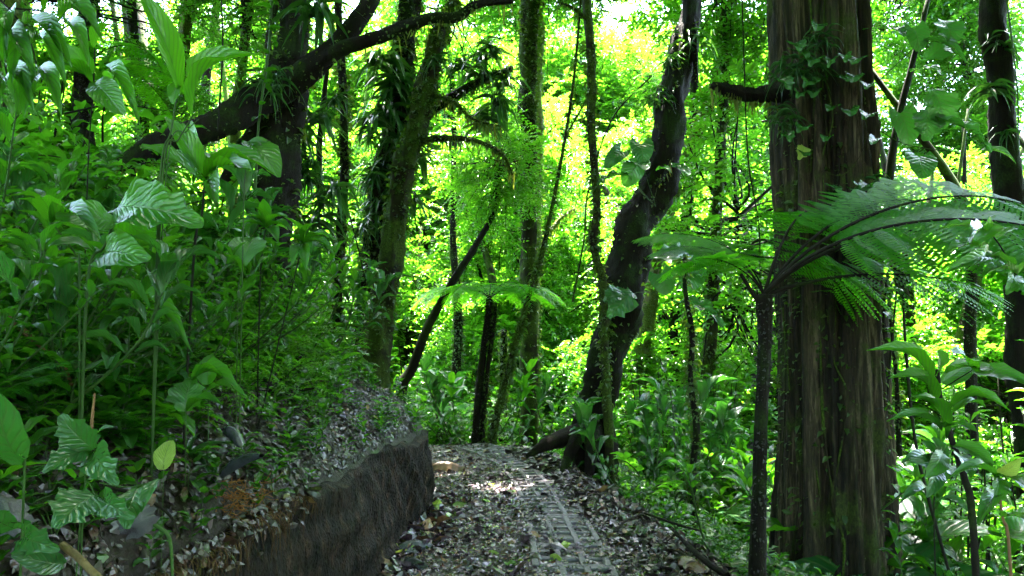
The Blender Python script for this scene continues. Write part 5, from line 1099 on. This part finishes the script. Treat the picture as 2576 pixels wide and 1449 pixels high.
def far_forest():
    r = np.random.default_rng(31); b = MB(); n = 14000
    az = r.uniform(-.82, .82, n); d = r.uniform(42, 75, n); x, y = np.sin(az) * d, np.cos(az) * d; top = 9 + 3.2 * np.sin(az * 23) + 2 * np.sin(az * 51 + 1)
    z = gz(x, y) + r.random(n) ** 1.1 * (top + 5); D = rot_dir(r.uniform(0, 6.28, n), r.uniform(-.6, .6, n)); S = r.uniform(1.0, 1.9, n)
    for k in range(3): m = np.arange(n) % 3 == k; b.inst(SPR[k], frames(D[m], (.1, .1, 1), S[m], S[m], S[m]), np.stack([x, y, z], -1)[m])
    tag(obj('distant_forest', b.mesh('distant_forest', M_canopy)), 'far-off wood closing the view behind the nearer trees', 'forest', kind='stuff')
far_forest()
def rear_sky_block():  # unseen foliage ring added to cut skylight coming from behind the camera
    r = np.random.default_rng(33); b = MB(); n = 7000
    az = r.uniform(1.0, 5.28, n); d = r.uniform(17, 32, n); x, y = np.sin(az) * d, np.cos(az) * d
    z = gz(x, y) + r.random(n) * (14 + 2 * np.sin(az * 13)); D = rot_dir(r.uniform(0, 6.28, n), r.uniform(-.6, .6, n)); S = r.uniform(1.2, 2.2, n)
    for k in range(3): m = np.arange(n) % 3 == k; b.inst(SPR[k], frames(D[m], (.1, .1, 1), S[m], S[m], S[m]), np.stack([x, y, z], -1)[m])
    tag(obj('sky_blocking_foliage', b.mesh('sky_blocking_foliage', M_canopy)), 'unseen leaf ring behind the viewpoint, added to block low sky light', 'forest', kind='stuff')
rear_sky_block()

# ------------------------------------------------------------------ dead leaves on the ground
def litter(name, n, xfn, size, label, lift=.004, seed=0, tilt=.35):
    r = np.random.default_rng(seed); x, y = xfn(r, n); n = len(x); z = gz(x, y)
    L = r.uniform(size[0], size[1], n) * r.uniform(.6, 1, n); az = r.uniform(0, 6.283, n)
    e = .02; gx = (gz(x + e, y) - gz(x - e, y)) / (2 * e); gy = (gz(x, y + e) - gz(x, y - e)) / (2 * e)
    z = z + 0; up = np.stack([-gx + r.normal(0, tilt, n), -gy + r.normal(0, tilt, n), np.ones(n)], -1); up /= np.linalg.norm(up, axis=1, keepdims=True)
    h = np.stack([np.cos(az), np.sin(az), 0 * az], -1); d = h - up * (h * up).sum(1, keepdims=True); d /= np.linalg.norm(d, axis=1, keepdims=True)
    b = MB(); M_ = frames(d, up, L * r.uniform(.35, .7, n), L, L * r.uniform(.4, 1.6, n) * np.where(r.random(n) < .5, 1, -1))
    T_ = np.stack([x, y, z + lift + r.uniform(0, .022, n)], -1)
    tpls = [leaf_tpl(3, 2, 'lance', .35, .12), leaf_tpl(3, 2, 'oval', -.3, .15, rag=.5, seed=4), leaf_tpl(2, 2, 'oval', .2, -.1, rag=.8, seed=9)]; wch = r.integers(0, 3, n)
    for k in range(3): b.inst(tpls[k], M_[wch == k], T_[wch == k])
    o = obj(name, b.mesh(name, M_bankl if 'bank' in name or 'shoulder' in name else M_litter, False)); tag(o, label, 'dead leaves', kind='stuff')
def on_path(r, n):
    y = 2.6 + 8.8 * r.random(n * 2) ** 1.1; lx = np.interp(y, W[:10, 1], W[:10, 0]); lx = np.where(y > 6.9, -.84 - np.clip(y - 6.9, 0, 9) ** 1.5 * .55, lx); x = r.uniform(0, 1, n * 2) * (xr(y) + .25 - lx) + lx
    pc = np.interp(y, PY, PX); bare = np.exp(-((x - pc - .05) / .18) ** 2) * (.35 + .75 * (np.sin(y * 3.1 + x * 3) > -.35))
    edge = np.clip(1 - (x - lx) / .5, 0, 1); m = r.random(n * 2) > bare * .93; x, y = x[m], y[m]; return x[:n], y[:n]
litter('path_leaf_litter', 30000, on_path, (.018, .06), 'trodden broken dead leaves covering the path', .004, 1, .22)
litter('path_large_litter', 2600, on_path, (.06, .13), 'larger curled dead leaves on the path', .012, 2, .4)
def by_wall(r, n):
    y = r.uniform(3, 7, n); x = np.interp(y, W[:10, 1], W[:10, 0]) + np.abs(r.normal(0, .16, n)) + .03; return x, y
litter('wall_foot_litter', 900, by_wall, (.05, .17), 'heap of curled dead leaves along the foot of the cut face', .02, 3, .5)
def shoulder(r, n):
    y = r.uniform(2.8, 10, n); x = xr(y) + r.uniform(-.45, .9, n); return x, y
litter('shoulder_litter', 9000, shoulder, (.04, .13), 'brown dead leaves on the shoulder falling away from the path', .01, 4, .4)
def hill_l(r, n):
    y = r.uniform(1.2, 8.6, n * 3); x = np.interp(y, W[:11, 1], W[:11, 0]) - r.uniform(0, 1, n * 3) ** 1.3 * 4; t = wall_sd(x, y); m = t > .01; return x[m][:n], y[m][:n]
litter('bank_litter', 30000, hill_l, (.02, .075), 'dark wet dead leaves over the bank', .004, 5, .35)
def lip_roots():
    r = np.random.default_rng(12); b = MB(); n = 300
    for k in range(n):
        i = int(r.uniform(60, n_s * .36)); p = np.array([S[i, 0], S[i, 1], tz[i]]); nn = np.array([Nn[i, 0], Nn[i, 1], 0.]); tg = np.array([Tn[i, 0], Tn[i, 1], 0.])
        L = r.uniform(.03, .12) * r.choice([1, 1, 1.8]); q1 = p + nn * .05 + tg * r.normal(0, .03) + np.array([0, 0, -L * .3]); q2 = q1 + nn * r.uniform(0, .02) + tg * r.normal(0, .05) + np.array([0, 0, -L * .8])
        b.add(*tube([p - nn * .05, q1, q2], [.0028, .002, .0008], 4, 7, cap=False))
    tag(obj('fine_roots', b.mesh('fine_roots', M_root_d)), 'fine rootlets trailing over the edge of the cut face', 'roots', kind='stuff')
M_root_d = bark_mat('rootlet', (.03, .014, .007), (.10, .055, .025), moss=.2, bump=.2); lip_roots()
def lip_l(r, n): i = r.integers(60, int(n_s * .36), n); o_ = r.normal(-.03, .05, n); return S[i, 0] + Nn[i, 0] * o_, S[i, 1] + Nn[i, 1] * o_
def lip_litter():
    r = np.random.default_rng(14); n = 900; i = r.integers(60, int(n_s * .36), n); dn = np.abs(r.normal(0, .055, n)); x, y = S[i, 0] + Nn[i, 0] * (.03 + .03 * dn), S[i, 1] + Nn[i, 1] * (.03 + .03 * dn); z = tz[i] - dn + .02
    L = r.uniform(.02, .07, n); up = np.stack([Nn[i, 0], Nn[i, 1], .6 + 0 * dn], -1) + r.normal(0, .4, (n, 3)); D = np.stack([r.normal(0, 1, n), r.normal(0, 1, n), r.normal(-.6, .5, n)], -1)
    b = MB(); b.inst(leaf_tpl(3, 2, 'oval', -.3, .15, rag=.4, seed=4), frames(D, up, L * .55, L, L), np.stack([x, y, z], -1)); tag(obj('bank_edge_litter', b.mesh('bank_edge_litter', M_bankl, False)), 'dead leaves caught along the crumbling edge of the cut face', 'dead leaves', kind='stuff')
lip_litter()
# low green cover hiding the soil
def cover(name, n, fn, label, seed, size=(.02, .05), h=.10):
    r = np.random.default_rng(seed); x, y = fn(r, n); n = len(x); T_ = np.stack([x, y, gz(x, y) + r.uniform(.01, h, n)], -1)
    D = rot_dir(r.uniform(0, 6.28, n), r.uniform(-.2, .8, n)); L = r.uniform(*size, n); b = MB(); b.inst(leaf_tpl(2, 2, 'diam', .3, .1), frames(D, (0, 0, 1), L * .5, L, L), T_)
    tag(obj(name, b.mesh(name, M_under)), label, 'ground cover', kind='stuff')
def cv1(r, n): x, y = hill_l(r, n * 2); t = wall_sd(x, y); m = (t > .5 + .25 * wob(x * 2, y * 2)) & (wob(x * 3, y * 3) > -.35); return x[m][:n], y[m][:n]
cover('bank_ground_cover', 16000, cv1, 'tiny-leaved ground cover between the plants of the bank', 6, (.02, .06), .16)
def cv2(r, n): y = r.uniform(3, 16, n); x = xr(y) + .35 + r.random(n) ** 1.3 * 8; m = wall_sd(x, y) < -.1; return x[m], y[m]
cover('slope_ground_cover', 30000, cv2, 'leafy ground cover on the slope below the path', 7, (.04, .10), .35)
def cv3(r, n): y = r.uniform(11, 24, n); x = r.uniform(-9, 8, n); m = (wall_sd(x, y) < -.2); return x[m], y[m]
cover('forest_ground_cover', 26000, cv3, 'sunlit leafy ground cover of the forest floor beyond the path', 8, (.06, .14), .6)
